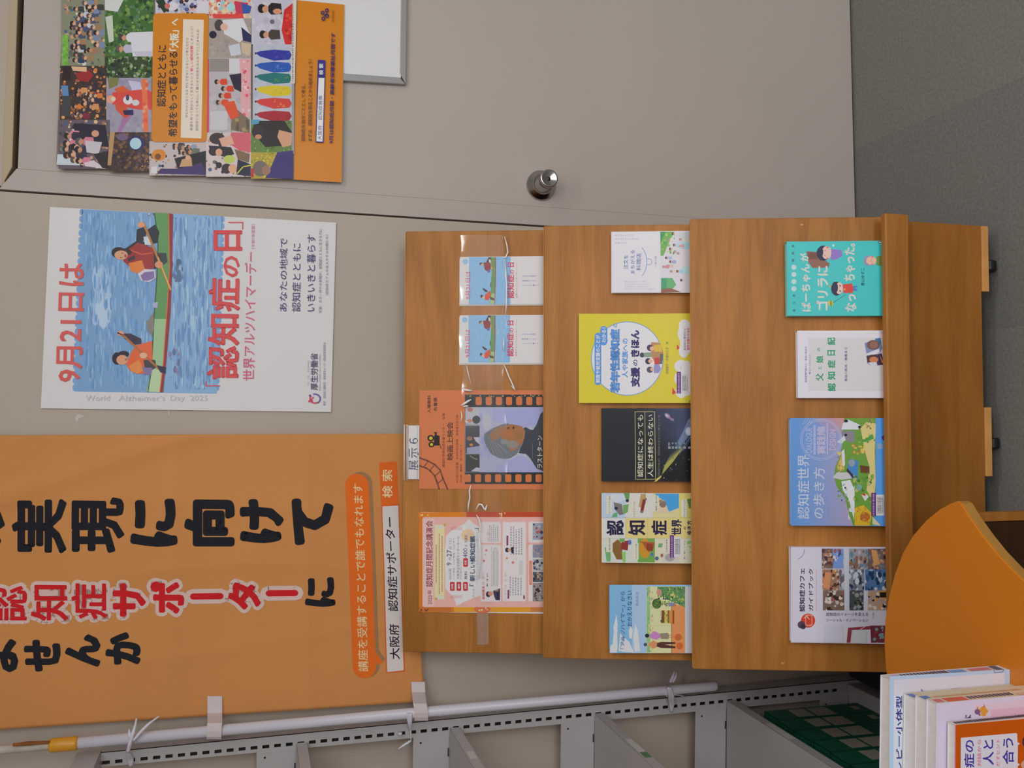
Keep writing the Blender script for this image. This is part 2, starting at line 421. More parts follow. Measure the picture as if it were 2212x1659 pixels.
# floor of carpet tiles
fl = thing('floor', None, None, (0, 1, 0)); tag(fl, kind='structure')
mb = MB(); mb.box((-3.4, -3.6, -.05), (6.4, 0, 0), (0, 6.2, 0), (0, 0, .044)); mb.build('subfloor', M['carpet'], fl)
fo = floorpt(2018, 250); fd = V(math.sin(.03), -math.cos(.03), 0); fr = V(math.cos(.03), math.sin(.03), 0)
tiles = []
for i in range(-6, 6):
    for j in range(-1, 10):
        ins = .00012; o = fo + fr * (i * .5 + ins) + fd * (j * .5 + ins) + V(0, 0, -.006)
        a, b = fr * (.5 - 2 * ins), fd * (.5 - 2 * ins)
        if j == -1:
            m_ = MB().box(o, a, b, V(0, 0, .006)); m_.build('carpet_tile', M['carpet' if (i) % 2 else 'carpet2'], fl)
        else:
            m_ = MB().box(o, a, b, V(0, 0, .006)); m_.build('carpet_tile', M['carpet' if (i + j) % 2 else 'carpet2'], fl)

# ======================= grey steel shelf unit =======================
YF = 1.985; sp = lambda x, y: hit(x, y, V(0, YF, 0), V(0, 1, 0))
DC = V(.017, -1, 0); DC /= np.linalg.norm(DC); DL = V(-1, -.017, 0); DL /= np.linalg.norm(DL); BK = V(0, 1, 0)
ob = sp(1833, 1469); ot = sp(215, 1625.5); ib = sp(1771, 1512); it_ = sp(316, 1648); sb = sp(1816, 1490); st_ = sp(221, 1648)
def lerp(a, b, z): return a + (b - a) * ((z - a[2]) / (b[2] - a[2]))
O_ = lambda z: lerp(ob, ot, z); I_ = lambda z: lerp(ib, it_, z); S_ = lambda z: lerp(sb, st_, z)
sh = thing('steel_shelf_unit', 'grey steel open shelving with slotted post at the left of the display rack', 'shelving', ob * V(1, 1, 0))
mb = MB(); zt_, zb_ = 1.765, 0.0; sw = .0035; TK = .002
for A, B in ((lambda z: O_(z), lambda z: S_(z) + V(sw, 0, 0)), (lambda z: S_(z) - V(sw, 0, 0), lambda z: I_(z))):
    mb.prism([A(zb_), A(zt_), B(zt_), B(zb_)], BK * TK)
slot_px = [221 + 27.6 * i for i in range(1)]
z = .121; pitch = (st_[2] - sb[2]) / 71.0; zz = sb[2]
k = 0
while zz < 1.75:
    c = S_(zz); c2 = S_(zz + pitch * .42)
    mb.prism([c + V(sw, 0, pitch * .58 * 0), c2 + V(sw, 0, 0), c2 - V(sw, 0, 0), c - V(sw, 0, 0)], BK * TK)
    zz += pitch; k += 1
# solid post below the first slot, right flange and back channel
mb.prism([S_(0) + V(sw, 0, 0), S_(sb[2]) + V(sw, 0, 0), S_(sb[2]) - V(sw, 0, 0), S_(0) - V(sw, 0, 0)], BK * TK)
mb.prism([O_(zb_), O_(zt_), O_(zt_) - V(.0015, 0, 0), O_(zb_) - V(.0015, 0, 0)], BK * .038)
mb.build('post', M['steel'], sh)
mb = MB(); mb.prism([O_(zb_) + BK * .014 - V(.003, 0, 0), O_(zt_) + BK * .014 - V(.003, 0, 0), I_(zt_) + BK * .014, I_(zb_) + BK * .014], BK * .001)
mb.build('post_channel', M['black'], sh)
SH = [(640, 1601), (971, 1578), (1284, 1543), (1569, 1514), (1833, 1488)]
LEN = 1.02; WID = .30
zs = []
for i, (x, y) in enumerate(SH):
    f = sp(x, y); zs.append(f[2]); f = S_(f[2]) + V(.002, 0, 0)
    bot = i == 4; th = .022 if not bot else .095
    mb = MB(); fr_ = f + DC * .0012
    mb.box(fr_ + V(0, 0, -.0015), DC * LEN, DL * WID, V(0, 0, .0015))
    mb.box(fr_ + V(0, 0, -th), DC * LEN, DL * .0015, V(0, 0, th))
    mb.box(fr_ + V(0, 0, -th), DC * LEN, DL * .03, V(0, 0, .0015))
    if bot:
        mb.box(fr_ + V(.012, 0, -th), DC * LEN, DL * .0015, V(0, 0, th + .004)); mb.box(fr_ + V(.012, 0, .003), DC * LEN, DL * .013, V(0, 0, .001))
    mb.build('shelf_board', M['steel'], sh, bevel=.0008)
    # end plate standing on the board against the post frame
    p = I_(f[2]); mb = MB()
    mb.prism([p + V(-.003, 0, 0), p + V(-.25, 0, 0), p + V(-.25, 0, .078), I_(f[2] + .078) + V(-.003, 0, 0)], BK * .0012)
    mb.prism([S_(f[2]) - V(.004, 0, 0), p + V(-.003, 0, 0), I_(f[2] + .078) + V(-.003, 0, 0), S_(f[2] + .078) - V(.004, 0, 0)], V(0, -.0006, 0))
    mb.build('end_plate', M['steel'], sh)
    mb = MB(); q = p + V(-.028, -.0006, .001)
    mb.box(q, V(-.018, 0, 0), V(0, -.0006, 0), V(0, 0, .0025)); mb.build('bracket_slot', M['blackmetal'], sh); mb = MB(); mb.lathe(p + V(-.012, -.0002, .062), V(0, -1, 0), [(.0022, 0), (.0022, .0008), (.0001, .001)], 8)
    mb.build('screw', M['blackmetal'], sh)
# top panel with its front lip, far posts
mb = MB(); f = S_(1.765)
mb.box(f + V(.02, .012, .0), DC * LEN, DL * (WID + .02), V(0, 0, .003)); mb.box(f + V(.02, .012, 0), DC * LEN, DL * .002, V(0, 0, .045))
mb.build('top_panel', M['steel'], sh, bevel=.001)
for o in (O_(0) + DL * WID, O_(0) + DC * (LEN + .0), O_(0) + DC * (LEN + .0) + DL * WID):
    mb = MB(); mb.box(o, DL * .035, -DC * .02, V(0, 0, 1.765)); mb.build('post', M['steel'], sh)
# paper label strips on the board edges
for i, (x0, x1, t) in enumerate(((1007, 1019, 0), (1346, 1392, 0), (1650, 1702, 0))):
    x, y = SH[i + 1]; f = S_(zs[i + 1]) + V(.002, 0, 0)
    nrm = np.cross(DC, Z); pl = lambda xx: hit(xx, y + (xx - x) * (1659 - y) / ((1034 if i == 0 else 1415 if i == 1 else 1802) - x), f, nrm)
    d0, d1 = (pl(x0) - f) @ DC, (pl(x1) - f) @ DC
    mb = MB(); mb.box(f + DC * d0 + V(.0005, 0, -.018), DC * (d1 - d0), V(.0004, 0, 0), V(0, 0, .014))
    lb = mb.build('shelf_label', plain('shelf_label', (186, 184, 180), .5), sh)
    if i == 1:
        mb = MB(); mb.box(f + DC * (d1 - .03) + V(.001, 0, -.018), DC * .03, V(.0003, 0, 0), V(0, 0, .014)); mb.build('label_mark', plain('label_mark', (88, 122, 84), .5), sh)

# green volumes on the bottom shelf, their spines towards the room
gz = zs[4]; f4 = S_(gz)
DG = .066
grp = 'green bound volumes on the bottom steel shelf'
ordn = ['nearest the wall', 'second from the wall', 'third from the wall', 'fourth from the wall', 'fifth from the wall', 'sixth from the wall', 'seventh from the wall', 'eighth from the wall']
for i in range(8):
    hb = .25 if i % 3 else .246
    o = f4 + DC * (.035 + i * DG) + DL * .022 + V(0, 0, .0012)
    t = thing('green_volume', 'dark green volume, pale spine labels, on the bottom steel shelf, %s' % ordn[i], 'book', o, grp)
    D_ = DC * (DG - .002)
    mb = MB(); mb.box(o, D_, DL * .003, V(0, 0, hb)); mb.box(o, DC * .003, DL * .21, V(0, 0, hb)); mb.box(o + DC * (DG - .005), DC * .003, DL * .21, V(0, 0, hb)); mb.box(o + V(0, 0, hb - .002), D_, DL * .21, V(0, 0, .002))
    mb.build('cover', M['green'], t, bevel=.001)
    mb = MB(); mb.box(o + DC * .003 + DL * .003 + V(0, 0, .004), DC * (DG - .008), DL * .2, V(0, 0, hb - .008)); mb.build('page_block', M['pages'], t)
    for a, b, u0, u1 in ((.15, .19, .12, .86), (.093, .143, .12, .9), (.018, .034, .3, .66)):
        mb = MB(); mb.box(o - DL * .0004 + D_ * u0 + V(0, 0, a), D_ * (u1 - u0), DL * .0004, V(0, 0, b - a)); mb.build('spine_label', M['greylabel'], t)

# black plastic crate low on the floor beside the shelf
o = V(-.695, 1.80, 0)
t = thing('low_black_box', 'low black box on the floor between steel shelf and display rack', 'box', o)
mb = MB(); mb.box(o, V(.122, 0, 0), V(0, .19, 0), V(0, 0, .098)); mb.build('body', M['blackmetal'], t, bevel=.006)
for dx in (.012, .06):
    mb = MB(); mb.lathe(o + V(dx + .01, .165, .098), V(0, .001, 1), [(.0045, 0), (.004, .003), (.0001, .0036)], 12); mb.build('bolt', M['chrome'], t, smooth=True)

# ======================= wooden display rack =======================
yaw = math.radians(2.3); SE = V(math.cos(yaw), math.sin(yaw), 0); SN = V(-SE[1], SE[0], 0)      # SN points to the wall
PHI = math.radians(19); SU = SN * math.sin(PHI) + Z * math.cos(PHI); SM = np.cross(SE, SU)          # SM: out of a tilted panel
WD = .89
def width_solve(x1, y1, x2, y2):
    a, b = ray(x1, y1), ray(x2, y2)
    t = np.linalg.solve(np.array([[a @ SE, -(b @ SE)], [a @ SN, -(b @ SN)]]), [WD, 0])
    return (CAM + t[0] * a + CAM + t[1] * b) / 2
TOPS = [width_solve(875, 500, 873, 1408), width_solve(1175, 488, 1175, 1422), width_solve(1490, 473, 1500, 1445)]
base = TOPS[2] * V(1, 1, 0)
rk = thing('display_rack', 'three step oak display rack on casters, holding face-out books and flyers', 'display rack', base)
bot3 = hit(1914, 960, TOPS[2], SM)
# heights down each tilted panel
lens = [.345, .345, (TOPS[2][2] - bot3[2] + .02) / math.cos(PHI)]
TH_ = .014
for i, t0 in enumerate(TOPS):
    mb = MB(); mb.box(t0 - SE * WD / 2 - SU * lens[i], SE * WD, SU * lens[i], -SM * TH_)
    mb.build('tier_panel', M['wood'], rk, bevel=.0015)
    mb = MB(); mb.box(t0 - SE * (WD / 2 - .002) + SU * .0001 - SM * (TH_ - .001), SE * (WD - .004), SU * .0012, SM * (TH_ - .002)); mb.build('edge_band', M['edge'], rk)
    if i < 2:
        L = lens[i] - .012; mb = MB(); mb.box(t0 - SE * (WD / 2 - .016) - SU * L + SM * .001, SE * (WD - .032), SM * .036, -SU * .01); mb.build('pocket_ledge', M['woodbase'], rk)
# lip in front of the lowest tier
LY = bot3 - SN * .038
def lipz(x): return hit(x, 700, LY, SN)[2]
lz1_, lz2_ = lipz(1916), lipz(1967)
re = (hit(1930, 461, LY, SN) - LY) @ SE; cen = (TOPS[2] - LY) @ SE
LW = 2 * (re - cen)
p = LY * V(1, 1, 0) + SE * (cen - LW / 2)
mb = MB(); mb.box(p + V(0, 0, lz2_), SE * LW, SN * .016, V(0, 0, lz1_ - lz2_)); mb.build('front_lip', M['woodlip'], rk, bevel=.0035, seg=3)
mb = MB(); mb.box(p + SE * .012 + SN * .015 + V(0, 0, lz2_ + .014), SE * (LW - .024), SN * .05, V(0, 0, .014)); mb.build('bottom_ledge', M['woodbase'], rk)
# base box
by = floorpt(2121, 640, .052); 
BW = 2 * ((hit(2090, 486, by, SN) - by) @ SE - (TOPS[2] - by) @ SE)
q = by * V(1, 1, 0) + SE * ((TOPS[2] - by) @ SE - BW / 2)
ztop = lz2_ + .012
mb = MB(); mb.box(q + V(0, 0, .052), SE * BW, SN * .015, V(0, 0, ztop - .052)); mb.build('base_front', M['woodbase'], rk, bevel=.0015)
mb = MB(); mb.box(q + SN * .016 + V(0, 0, .056), SE * BW, SN * .3, V(0, 0, .015)); mb.build('base_board', M['woodbase'], rk)
# stepped side boards
def sidepts(xo):
    ps = []
    c = lambda t, dn, dm: t + SE * xo - SU * dn - SM * dm
    top = [c(TOPS[0], .004, .016), c(TOPS[0], .315, .016), c(TOPS[1], .05, .016), c(TOPS[1], .315, .016), c(TOPS[2], .05, .016), c(TOPS[2], lens[2] - .005, .016)]
    b1 = q + SE * (xo - ((q - TOPS[2]) @ SE)) + SN * .016; b1 = V(b1[0], b1[1], .07)
    b2 = b1 + SN * .27; b3 = top[0] + SN * .004; b3 = V(b3[0], b3[1], 0) + Z * .8
    return top + [b1, b2, V(b3[0], b3[1], .6)]
for xo in (-WD / 2 + .002, WD / 2 - .016):
    mb = MB(); mb.prism(sidepts(xo), SE * .014); mb.build('side_board', M['wood'], rk)
for i, (y0, y1) in enumerate(((489, 630), (880, 1029), (1290, 1420))):
    a0 = (hit(2125, y0, by, SN) - by) @ SE; a1 = (hit(2125, y1, by, SN) - by) @ SE; L = a1 - a0
    o = by * V(1, 1, 0) + SE * a0 - SN * .003 + V(0, 0, .036)
    mb = MB(); mb.box(o, SE * L, SN * .06, V(0, 0, .0155)); mb.build('foot_block', M['block'], rk, bevel=.001)
    ac = (hit(2140, (571, 958, 1350)[i], by, SN) - by) @ SE; o = by * V(1, 1, 0) + SE * ac + SN * .022
    mb = MB(); mb.lathe(o + V(0, 0, .0165) - SE * .011, SE, [(.0001, 0), (.014, 0), (.0165, .002), (.0165, .0195), (.014, .022), (.0001, .022)], 20)
    mb.tube([o + V(0, 0, .02), o + V(0, 0, .0365)], .008, 10); mb.box(o - SE * .014 - SN * .01 + V(0, 0, .024), SE * .028, SN * .02, V(0, 0, .012)); mb.build('caster', M['black'], rk, bevel=.001)
# worn chips and stray staples on the veneer
mb = MB()
for (x, y) in ((1735, 487), (1694, 1434)):
    pt = hit(x, y, TOPS[2] + SM * .0002, SM); MB().box(pt, SE * .003, SU * .006, SM * .0003).build('staple', M['block'], rk)

def tiersheet(i, off, x, y, zoom, parent, **kw):
    o = hit(x, y, TOPS[i] + SM * off, SM); return Sheet(parent, o, SE, SU, zoom, **kw)
def flat_item(name, label, cat, i, off, xt, yr, yl, hgt, th, mat, group=None, dy=0):
    """a sheet or pad resting on a tilted tier: right/left edges at photo rows yr, yl, top at column xt"""
    pl = TOPS[i] + SM * (off + th)
    a = hit(xt, yl, pl, SM); b = hit(xt, yr, pl, SM)
    o = a; wdt = (b - a) @ SE
    return o, wdt
def pad(name, label, cat, i, off, xt, yr, yl, hgt, th, mat, group=None, extra=()):
    o, wdt = flat_item(name, label, cat, i, off, xt, yr, yl, hgt, th, mat)
    t = thing(name, label, cat, o - SU * hgt, group)
    mb = MB(); mb.box(o - SU * hgt, SE * wdt, SU * hgt, -SM * th); mb.build('paper_sheet', mat, t)
    return t, o, wdt
def book(label, i, off, xt, yr, yl, hgt, th, ccol, zoom, spine='right', lean=0., cat='book', group=None, coverth=.0008):
    """upright book on a tier: cover wraps the page block"""
    o, wdt = flat_item('', label, cat, i, off, xt, yr, yl, hgt, th, None)
    t = thing('book', label, cat, o - SU * hgt - SM * th, group)
    c = coverth; cm = cover_mat(ccol); bl = o - SU * hgt
    mb = MB(); mb.box(bl, SE * wdt, SU * hgt, -SM * c); mb.box(bl - SM * (th - c), SE * wdt, SU * hgt, -SM * c)
    sx = wdt - c if spine == 'right' else 0
    mb.box(bl + SE * sx - SM * c, SE * c, SU * hgt, -SM * (th - 2 * c)); mb.build('cover', cm, t, bevel=.0004)
    px = 0 if spine == 'right' else c
    mb = MB(); mb.box(bl + SE * (px + (.001 if spine == 'right' else 0)) - SM * c + SU * .002, SE * (wdt - c - .001), SU * (hgt - .004), -SM * (th - 2 * c)); mb.build('page_block', M['pages'], t)
    return t, Sheet(t, o, SE, SU, zoom), o, wdt
# ======================= posters and boards on the wall =======================
def wallsheet(name, label, cat, pxc, off, th, mat, zoom, parent=None, z0=.0001, k=None):
    """pxc: photo corners world TL, TR, BR, BL"""
    pts = [wpx(x, y, off) for x, y in pxc]; c = sum(pts) / 4
    t = thing(name, label, cat, pts[3]) if parent is None else parent
    mb = MB(); mb.prism(pts, -WN * th); mb.build('paper_sheet', mat, t)
    return t, Sheet(t, c, WE, Z, zoom, z0=z0, k=k)
RED = (203, 62, 66); NAVY = (52, 48, 104); WH = (206, 204, 206)
SKIN = (200, 148, 118)
def canoe_art(s, small=False):
    """the lake photograph of the two paddlers; s.zm maps the big poster's coordinates"""
    s.P([(370, 100), (1330, 150), (1290, 1360), (315, 1345)], (116, 156, 198))
    if not small:
        for i in range(26):
            u = i / 26; s.E(366 - u * 50, 120 + i * 48, 14, 22, (112, 156, 204), 8, dz=0); s.E(1332 - u * 38, 170 + i * 46, 13, 22, (112, 156, 204), 8, dz=0)
            s.E(352 - u * 50, 144 + i * 48, 9, 11, WH, 8, dz=1e-7)
    s.P([(960, 130), (1320, 150), (1285, 1355), (930, 1350)], (128, 168, 208))
    for x in range(24): s.E(520 + random.uniform(-60, 60), 700 + random.uniform(-160, 160), 30, 90, random.choice([(150, 182, 216), (160, 188, 218), (142, 176, 212)]), 8, dz=1e-6)
    if not small: s.E(515, 800, 55, 110, (172, 196, 220), 14); s.E(505, 640, 45, 60, (164, 190, 218), 12)
    n = 60 if small else 420
    s.N(390, 850, 120, 1330, [(104, 148, 198), (120, 164, 210), (132, 172, 214), (96, 142, 194), (144, 178, 212)], n, 7, 7)
    s.N(990, 1290, 150, 1330, [(110, 150, 196), (140, 176, 212), (156, 188, 216), (96, 138, 188), (128, 166, 206)], n, 8, 8)
    s.N(960, 1040, 1050, 1250, [(140, 120, 160), (90, 110, 150)], 14, 12, 2); s.N(980, 1060, 440, 600, [(84, 110, 150), (70, 96, 130)], 18, 14, 2)
    s.P([(865, 125), (965, 130), (975, 500), (962, 900), (925, 1350), (810, 1345), (845, 1180), (862, 850), (880, 560), (890, 320)], (92, 144, 84))
    s.P([(862, 850), (955, 850), (945, 1050), (925, 1210), (846, 1190)], (150, 186, 140)); s.P([(846, 1190), (920, 1200), (905, 1350), (812, 1345)], (176, 200, 160))
    s.S([(866, 130), (890, 320), (882, 560), (862, 850), (846, 1190), (820, 1350)], 7, (40, 84, 60), rnd=False)
    s.P([(962, 130), (992, 135), (985, 520), (975, 800), (945, 1150), (922, 1350), (900, 1350), (925, 1150), (950, 800), (968, 500)], (140, 42, 52))
    s.S([(962, 135), (968, 500), (950, 800), (925, 1150), (902, 1345)], 6, (206, 104, 50), rnd=False)
    # right paddler
    s.P([(820, 240), (870, 205), (900, 260), (885, 330), (830, 340)], (36, 40, 54)); s.P([(870, 400), (945, 400), (955, 460), (905, 500), (860, 510)], (52, 62, 66))
    s.P([(660, 375), (740, 320), (745, 240), (790, 225), (812, 262), (785, 320), (820, 350), (700, 400)], (40, 38, 54))
    s.P([(690, 372), (750, 330), (800, 345), (872, 372), (872, 500), (790, 525), (720, 525), (682, 480), (650, 455)], (150, 46, 46))
    s.P([(688, 470), (780, 450), (800, 510), (745, 540), (700, 520)], (214, 122, 54)); s.P([(860, 380), (905, 420), (900, 500), (862, 510)], (48, 40, 46))
    s.P([(680, 440), (730, 415), (735, 440), (690, 462)], (60, 50, 62)); s.S([(700, 380), (780, 410), (850, 400)], 7, (206, 92, 60))
    s.E(620, 398, 48, 38, (44, 34, 44), 16); s.E(660, 395, 52, 26, (52, 36, 44), 14); s.E(638, 415, 46, 32, (206, 154, 122), 16); s.E(668, 420, 10, 12, (150, 90, 80), 8)
    s.S([(640, 402), (652, 402)], 4, (50, 36, 40)); s.S([(632, 432), (644, 432)], 4, (50, 36, 40))
    s.P([(750, 540), (800, 510), (870, 515), (875, 570), (830, 600), (775, 590)], (202, 196, 210)); s.P([(770, 555), (800, 530), (862, 525), (866, 570), (825, 590), (785, 590)], (126, 106, 160))
    s.P([(790, 290), (830, 290), (845, 345), (800, 345)], (196, 202, 210))
    s.S([(790, 195), (975, 650)], 15, (176, 116, 54)); s.S([(890, 430), (975, 650)], 8, (222, 168, 84)); s.E(775, 208, 24, 20, (212, 150, 112)); s.E(895, 480, 28, 24, (206, 142, 104))
    # left paddler
    s.P([(700, 1090), (740, 1030), (850, 1000), (852, 1100), (860, 1190), (790, 1225), (740, 1225), (695, 1200), (672, 1160)], (216, 96, 50))
    s.P([(690, 1170), (760, 1130), (790, 1200), (750, 1225), (705, 1205)], (226, 134, 64))
    s.P([(640, 950), (700, 950), (775, 985), (775, 1020), (730, 1025), (660, 985)], (58, 46, 66)); s.E(636, 950, 22, 18, (212, 150, 120)); s.S([(615, 945), (650, 962)], 9, (60, 40, 50))
    s.E(610, 1120, 34, 42, (34, 32, 44), 16); s.E(655, 1090, 38, 22, (40, 34, 46), 12); s.E(645, 1130, 40, 34, (210, 150, 116), 16); s.E(672, 1128, 8, 8, (160, 96, 84), 8)
    s.P([(790, 1130), (870, 1130), (880, 1180), (840, 1205), (800, 1190)], (62, 56, 66)); s.P([(780, 1180), (850, 1185), (845, 1230), (800, 1232)], (120, 110, 160))
    s.S([(650, 960), (900, 1195)], 14, (168, 104, 52)); s.P([(880, 1165), (945, 1180), (940, 1225), (905, 1215)], (40, 34, 66)); s.E(790, 1100, 26, 20, (216, 170, 142))
    s.P([(860, 800), (862, 920), (848, 970), (820, 930), (808, 870), (830, 850)], (126, 124, 116))
    s.P([(850, 740), (890, 735), (885, 775), (855, 775)], (160, 164, 202))
    s.N(820, 860, 125, 150, [(190, 70, 90), (220, 220, 220), (110, 50, 60)], 6, 9)

t, s = wallsheet('wall_poster', "white poster with lake photograph of two paddlers in a green canoe", 'poster', [(88, 882), (108, 447), (726, 481), (715, 890)], .0042, .0004, M['white'], (60, 420, .31645), z0=.00012)
canoe_art(s)
s.T('9月21日は', 190, 372, 1280, 470, (205, 84, 80), .018, dx=24)
s.S([(1310, 1306), (1216, 1306), (1218, 1278)], 7, (205, 72, 84)); s.S([(1372, 192), (1468, 192), (1466, 236)], 7, (205, 72, 84))
s.T('認知症', 1222, 1442, 1262, 575, RED, .028, dx=12); s.T('の', 1335, 1446, 565, 420, RED, .028); s.T('日', 1268, 1464, 385, 245, RED, .03)
s.T('世界アルツハイマーデー', 1466, 1548, 1270, 395, (198, 84, 118), .006, dx=16)
s.T('［令和7年度版］', 1526, 1550, 370, 205, (190, 110, 140))
for tx, x0, x1, ye in (('あなたの地域で', 1716, 1770, 300), ('認知症とともに', 1802, 1862, 335), ('いきいきと暮らす', 1902, 1962, 275)):
    s.T(tx, x0, x1, 800, ye, NAVY, .004, dx=4)
s.T('写真：カヌー作りの実現が、認知症とともに生きる力に', 1986, 2008, 810, 235, (110, 106, 136))
s.T('（認知症カフェの友人やその仲間たち）', 2032, 2052, 690, 275, (120, 116, 140))
s.T('厚生労働省', 1930, 1980, 1335, 1085, (64, 60, 100), .01)
s.T('ひと、くらし、みらいのために', 1909, 1921, 1300, 1130, (120, 118, 140)); s.T('Ministry of Health, Labour and Welfare', 1989, 2001, 1340, 1090, (120, 118, 140))
s.T('制作　認知症介護研究・研修東京センター認知症啓発委員会', 2016, 2034, 1440, 1010, (120, 118, 136))
s.arc(1960, 1395, 34, 30, 9, (196, 52, 84), 60, 220); s.arc(1960, 1395, 36, 32, 9, (92, 70, 150), -110, 60); s.E(1922, 1412, 8, 8, (196, 52, 84)); s.E(1926, 1374, 8, 8, (92, 70, 150)); s.S([(1942, 1412), (1935, 1400), (1948, 1385)], 8, (196, 52, 84))
for tx, x0, x1 in (('World', 398, 560), ("Alzheimer’s", 622, 938), ('Day', 974, 1072), ('2025', 1108, 1228)): s.TV(tx, x0, x1, 1408 if tx != 'Day' else 1418, 36 if tx != 'Day' else 46, (180, 184, 186))
s.done(M['prtg'])

# ---- orange campaign poster on the door ----
tp = [(121, 358), (138, -48), (743.6, 10), (738, 394)]
t, s = wallsheet('wall_poster', 'orange poster with a collage of event photographs on the door', 'poster', tp, .0125, .0004, M['white'], (80, 0, .3707), z0=.00012)
OR = (200, 124, 28)
P0, P1, P2, P3 = [((x - 80) / .3707, y / .3707) for x, y in tp]
def pe(u, v):   # u down the sheet 0..1, v from its left edge 0..1
    a = [P0[i] + (P3[i] - P0[i]) * u for i in (0, 1)]; b = [P1[i] + (P2[i] - P1[i]) * u for i in (0, 1)]
    return (a[0] + (b[0] - a[0]) * v, a[1] + (b[1] - a[1]) * v)
s.P([P0, P1, P2, P3], OR)
s.P([P0, P1, pe(.832, 1), pe(.832, 0)], (120, 104, 96))
CR = [(54, 50, 66), (150, 110, 80), (196, 150, 110), (90, 96, 84), (204, 200, 196), (70, 92, 140), (44, 40, 44), (168, 130, 96), (214, 176, 140), (110, 130, 90)]
def cell(x0, x1, y0, y1, bg, pal=CR, n=0, sz=10, asp=1., sk=0):
    ed = lambda x: -130 + .096 * (x - 156) + 1; s.P([(x0, max(y0, ed(x0))), (x1, max(y0, ed(x1))), (x1, y1), (x0, y1)], bg); y0 = max(y0, ed(x1))
    if n: s.N(x0, x1, y0, y1, pal, int(n * 2.2), sz * .72, asp)
def crowd(x0, x1, y0, y1, r, shirts, n):
    pts = sorted((random.uniform(x0 + r, x1 - 3.6 * r), random.uniform(y0 + r, y1 - r)) for _ in range(n))
    for x, y in pts: s.man(x, y, r * random.uniform(.8, 1.15), random.choice(shirts), random.choice([(206, 158, 124), (188, 134, 104), (214, 170, 140)]), random.choice([(36, 30, 36), (54, 42, 44), (84, 76, 80)]))
DK = [(40, 38, 52), (56, 52, 70), (30, 30, 36), (120, 104, 110), (190, 180, 186)]
cell(140, 400, -120, 385, (128, 132, 110), CR, 60, 16)
crowd(190, 405, -102, 380, 15, [(70, 80, 110), (190, 192, 200), (120, 132, 160), (60, 62, 60), (150, 120, 90), (44, 60, 90)], 46)
cell(146, 182, 205, 382, (112, 172, 70), [(96, 156, 60), (126, 186, 84)], 12, 14)
cell(396, 680, -120, 330, (66, 104, 52), [(50, 86, 44), (96, 132, 60), (116, 146, 76), (40, 66, 40), (84, 120, 90)], 110, 16)
s.P([(396, -60), (520, -30), (470, 70), (396, 60)], (200, 202, 200)); s.P([(398, 100), (440, 90), (448, 240), (420, 250)], (188, 196, 180))
s.man(500, 220, 22, (206, 206, 216), hair=(60, 60, 66)); s.man(484, 285, 22, (176, 176, 196), hair=(90, 84, 84)); s.P([(540, 190), (676, 185), (678, 330), (560, 345)], (206, 206, 214)); s.P([(560, 300), (672, 300), (672, 350), (600, 352)], (188, 186, 204))
cell(395, 672, 330, 460, (52, 72, 44), [(40, 60, 36), (80, 110, 60), (96, 136, 70), (36, 44, 40), (150, 160, 130)], 60, 14)
cell(134, 405, 385, 700, (60, 46, 44), [(120, 60, 40), (196, 120, 60), (40, 36, 44), (150, 90, 60), (210, 150, 90)], 60, 14)
s.R(150, 198, 385, 470, (44, 30, 30)); s.P([(225, 430), (300, 410), (330, 440), (300, 480), (240, 470)], (150, 40, 40)); s.P([(200, 388), (290, 392), (290, 420), (210, 414)], (214, 176, 140))
s.P([(140, 500), (180, 500), (186, 560), (150, 570)], (90, 130, 180)); s.P([(150, 560), (196, 560), (196, 680), (140, 676)], (62, 62, 66))
crowd(200, 400, 490, 700, 15, [(206, 116, 50), (170, 90, 60), (54, 44, 60), (120, 40, 60), (200, 140, 90)], 20)
cell(404, 668, 455, 772, (150, 146, 164), [(140, 136, 156), (160, 156, 172)], 14, 26)
s.P([(412, 456), (480, 456), (470, 500), (420, 520)], (120, 120, 70)); s.P([(530, 470), (600, 480), (620, 540), (560, 540)], (190, 186, 214)); s.P([(470, 770), (500, 690), (560, 640), (570, 660), (520, 720), (490, 770)], (160, 110, 160))
s.P([(440, 540), (640, 520), (668, 540), (668, 640), (590, 640), (440, 610)], (206, 70, 60)); s.P([(450, 520), (500, 500), (540, 530), (470, 545)], (204, 90, 50)); s.P([(455, 610), (520, 620), (540, 680), (510, 690), (460, 640)], (200, 82, 52))
s.P([(500, 645), (560, 640), (562, 672), (510, 672)], (40, 40, 80)); s.E(430, 580, 26, 24, (216, 150, 124)); s.E(445, 578, 14, 14, (206, 200, 180)); s.E(530, 585, 28, 26, (206, 206, 212)); s.E(528, 570, 10, 18, (60, 60, 100)); s.E(575, 600, 22, 18, (196, 200, 204))
s.P([(610, 462), (640, 462), (650, 770), (620, 770)], (220, 110, 70)); s.N(612, 650, 470, 760, [(230, 150, 110), (214, 84, 60)], 16, 12)
cell(125, 425, 700, 985, (96, 84, 96), CR, 40, 16)
s.P([(120, 900), (250, 905), (250, 965), (114, 962)], (190, 200, 208)); s.P([(215, 720), (400, 730), (420, 860), (330, 850), (220, 790)], (38, 30, 50))
crowd(140, 330, 730, 970, 22, [(44, 40, 60), (196, 170, 180), (200, 120, 140), (52, 46, 60), (90, 80, 100)], 13); s.E(340, 780, 22, 20, (200, 150, 120)); s.P([(280, 820), (380, 830), (360, 900), (290, 890)], (190, 184, 190))
s.P([(275, 950), (330, 935), (400, 985), (390, 985), (280, 970)], (204, 190, 196)); s.P([(330, 900), (420, 880), (430, 985), (380, 980)], (46, 34, 40))
cell(420, 655, 772, 1000, (66, 48, 46), [(54, 38, 38), (100, 70, 50), (84, 64, 70), (120, 90, 60), (40, 32, 60)], 70, 14)
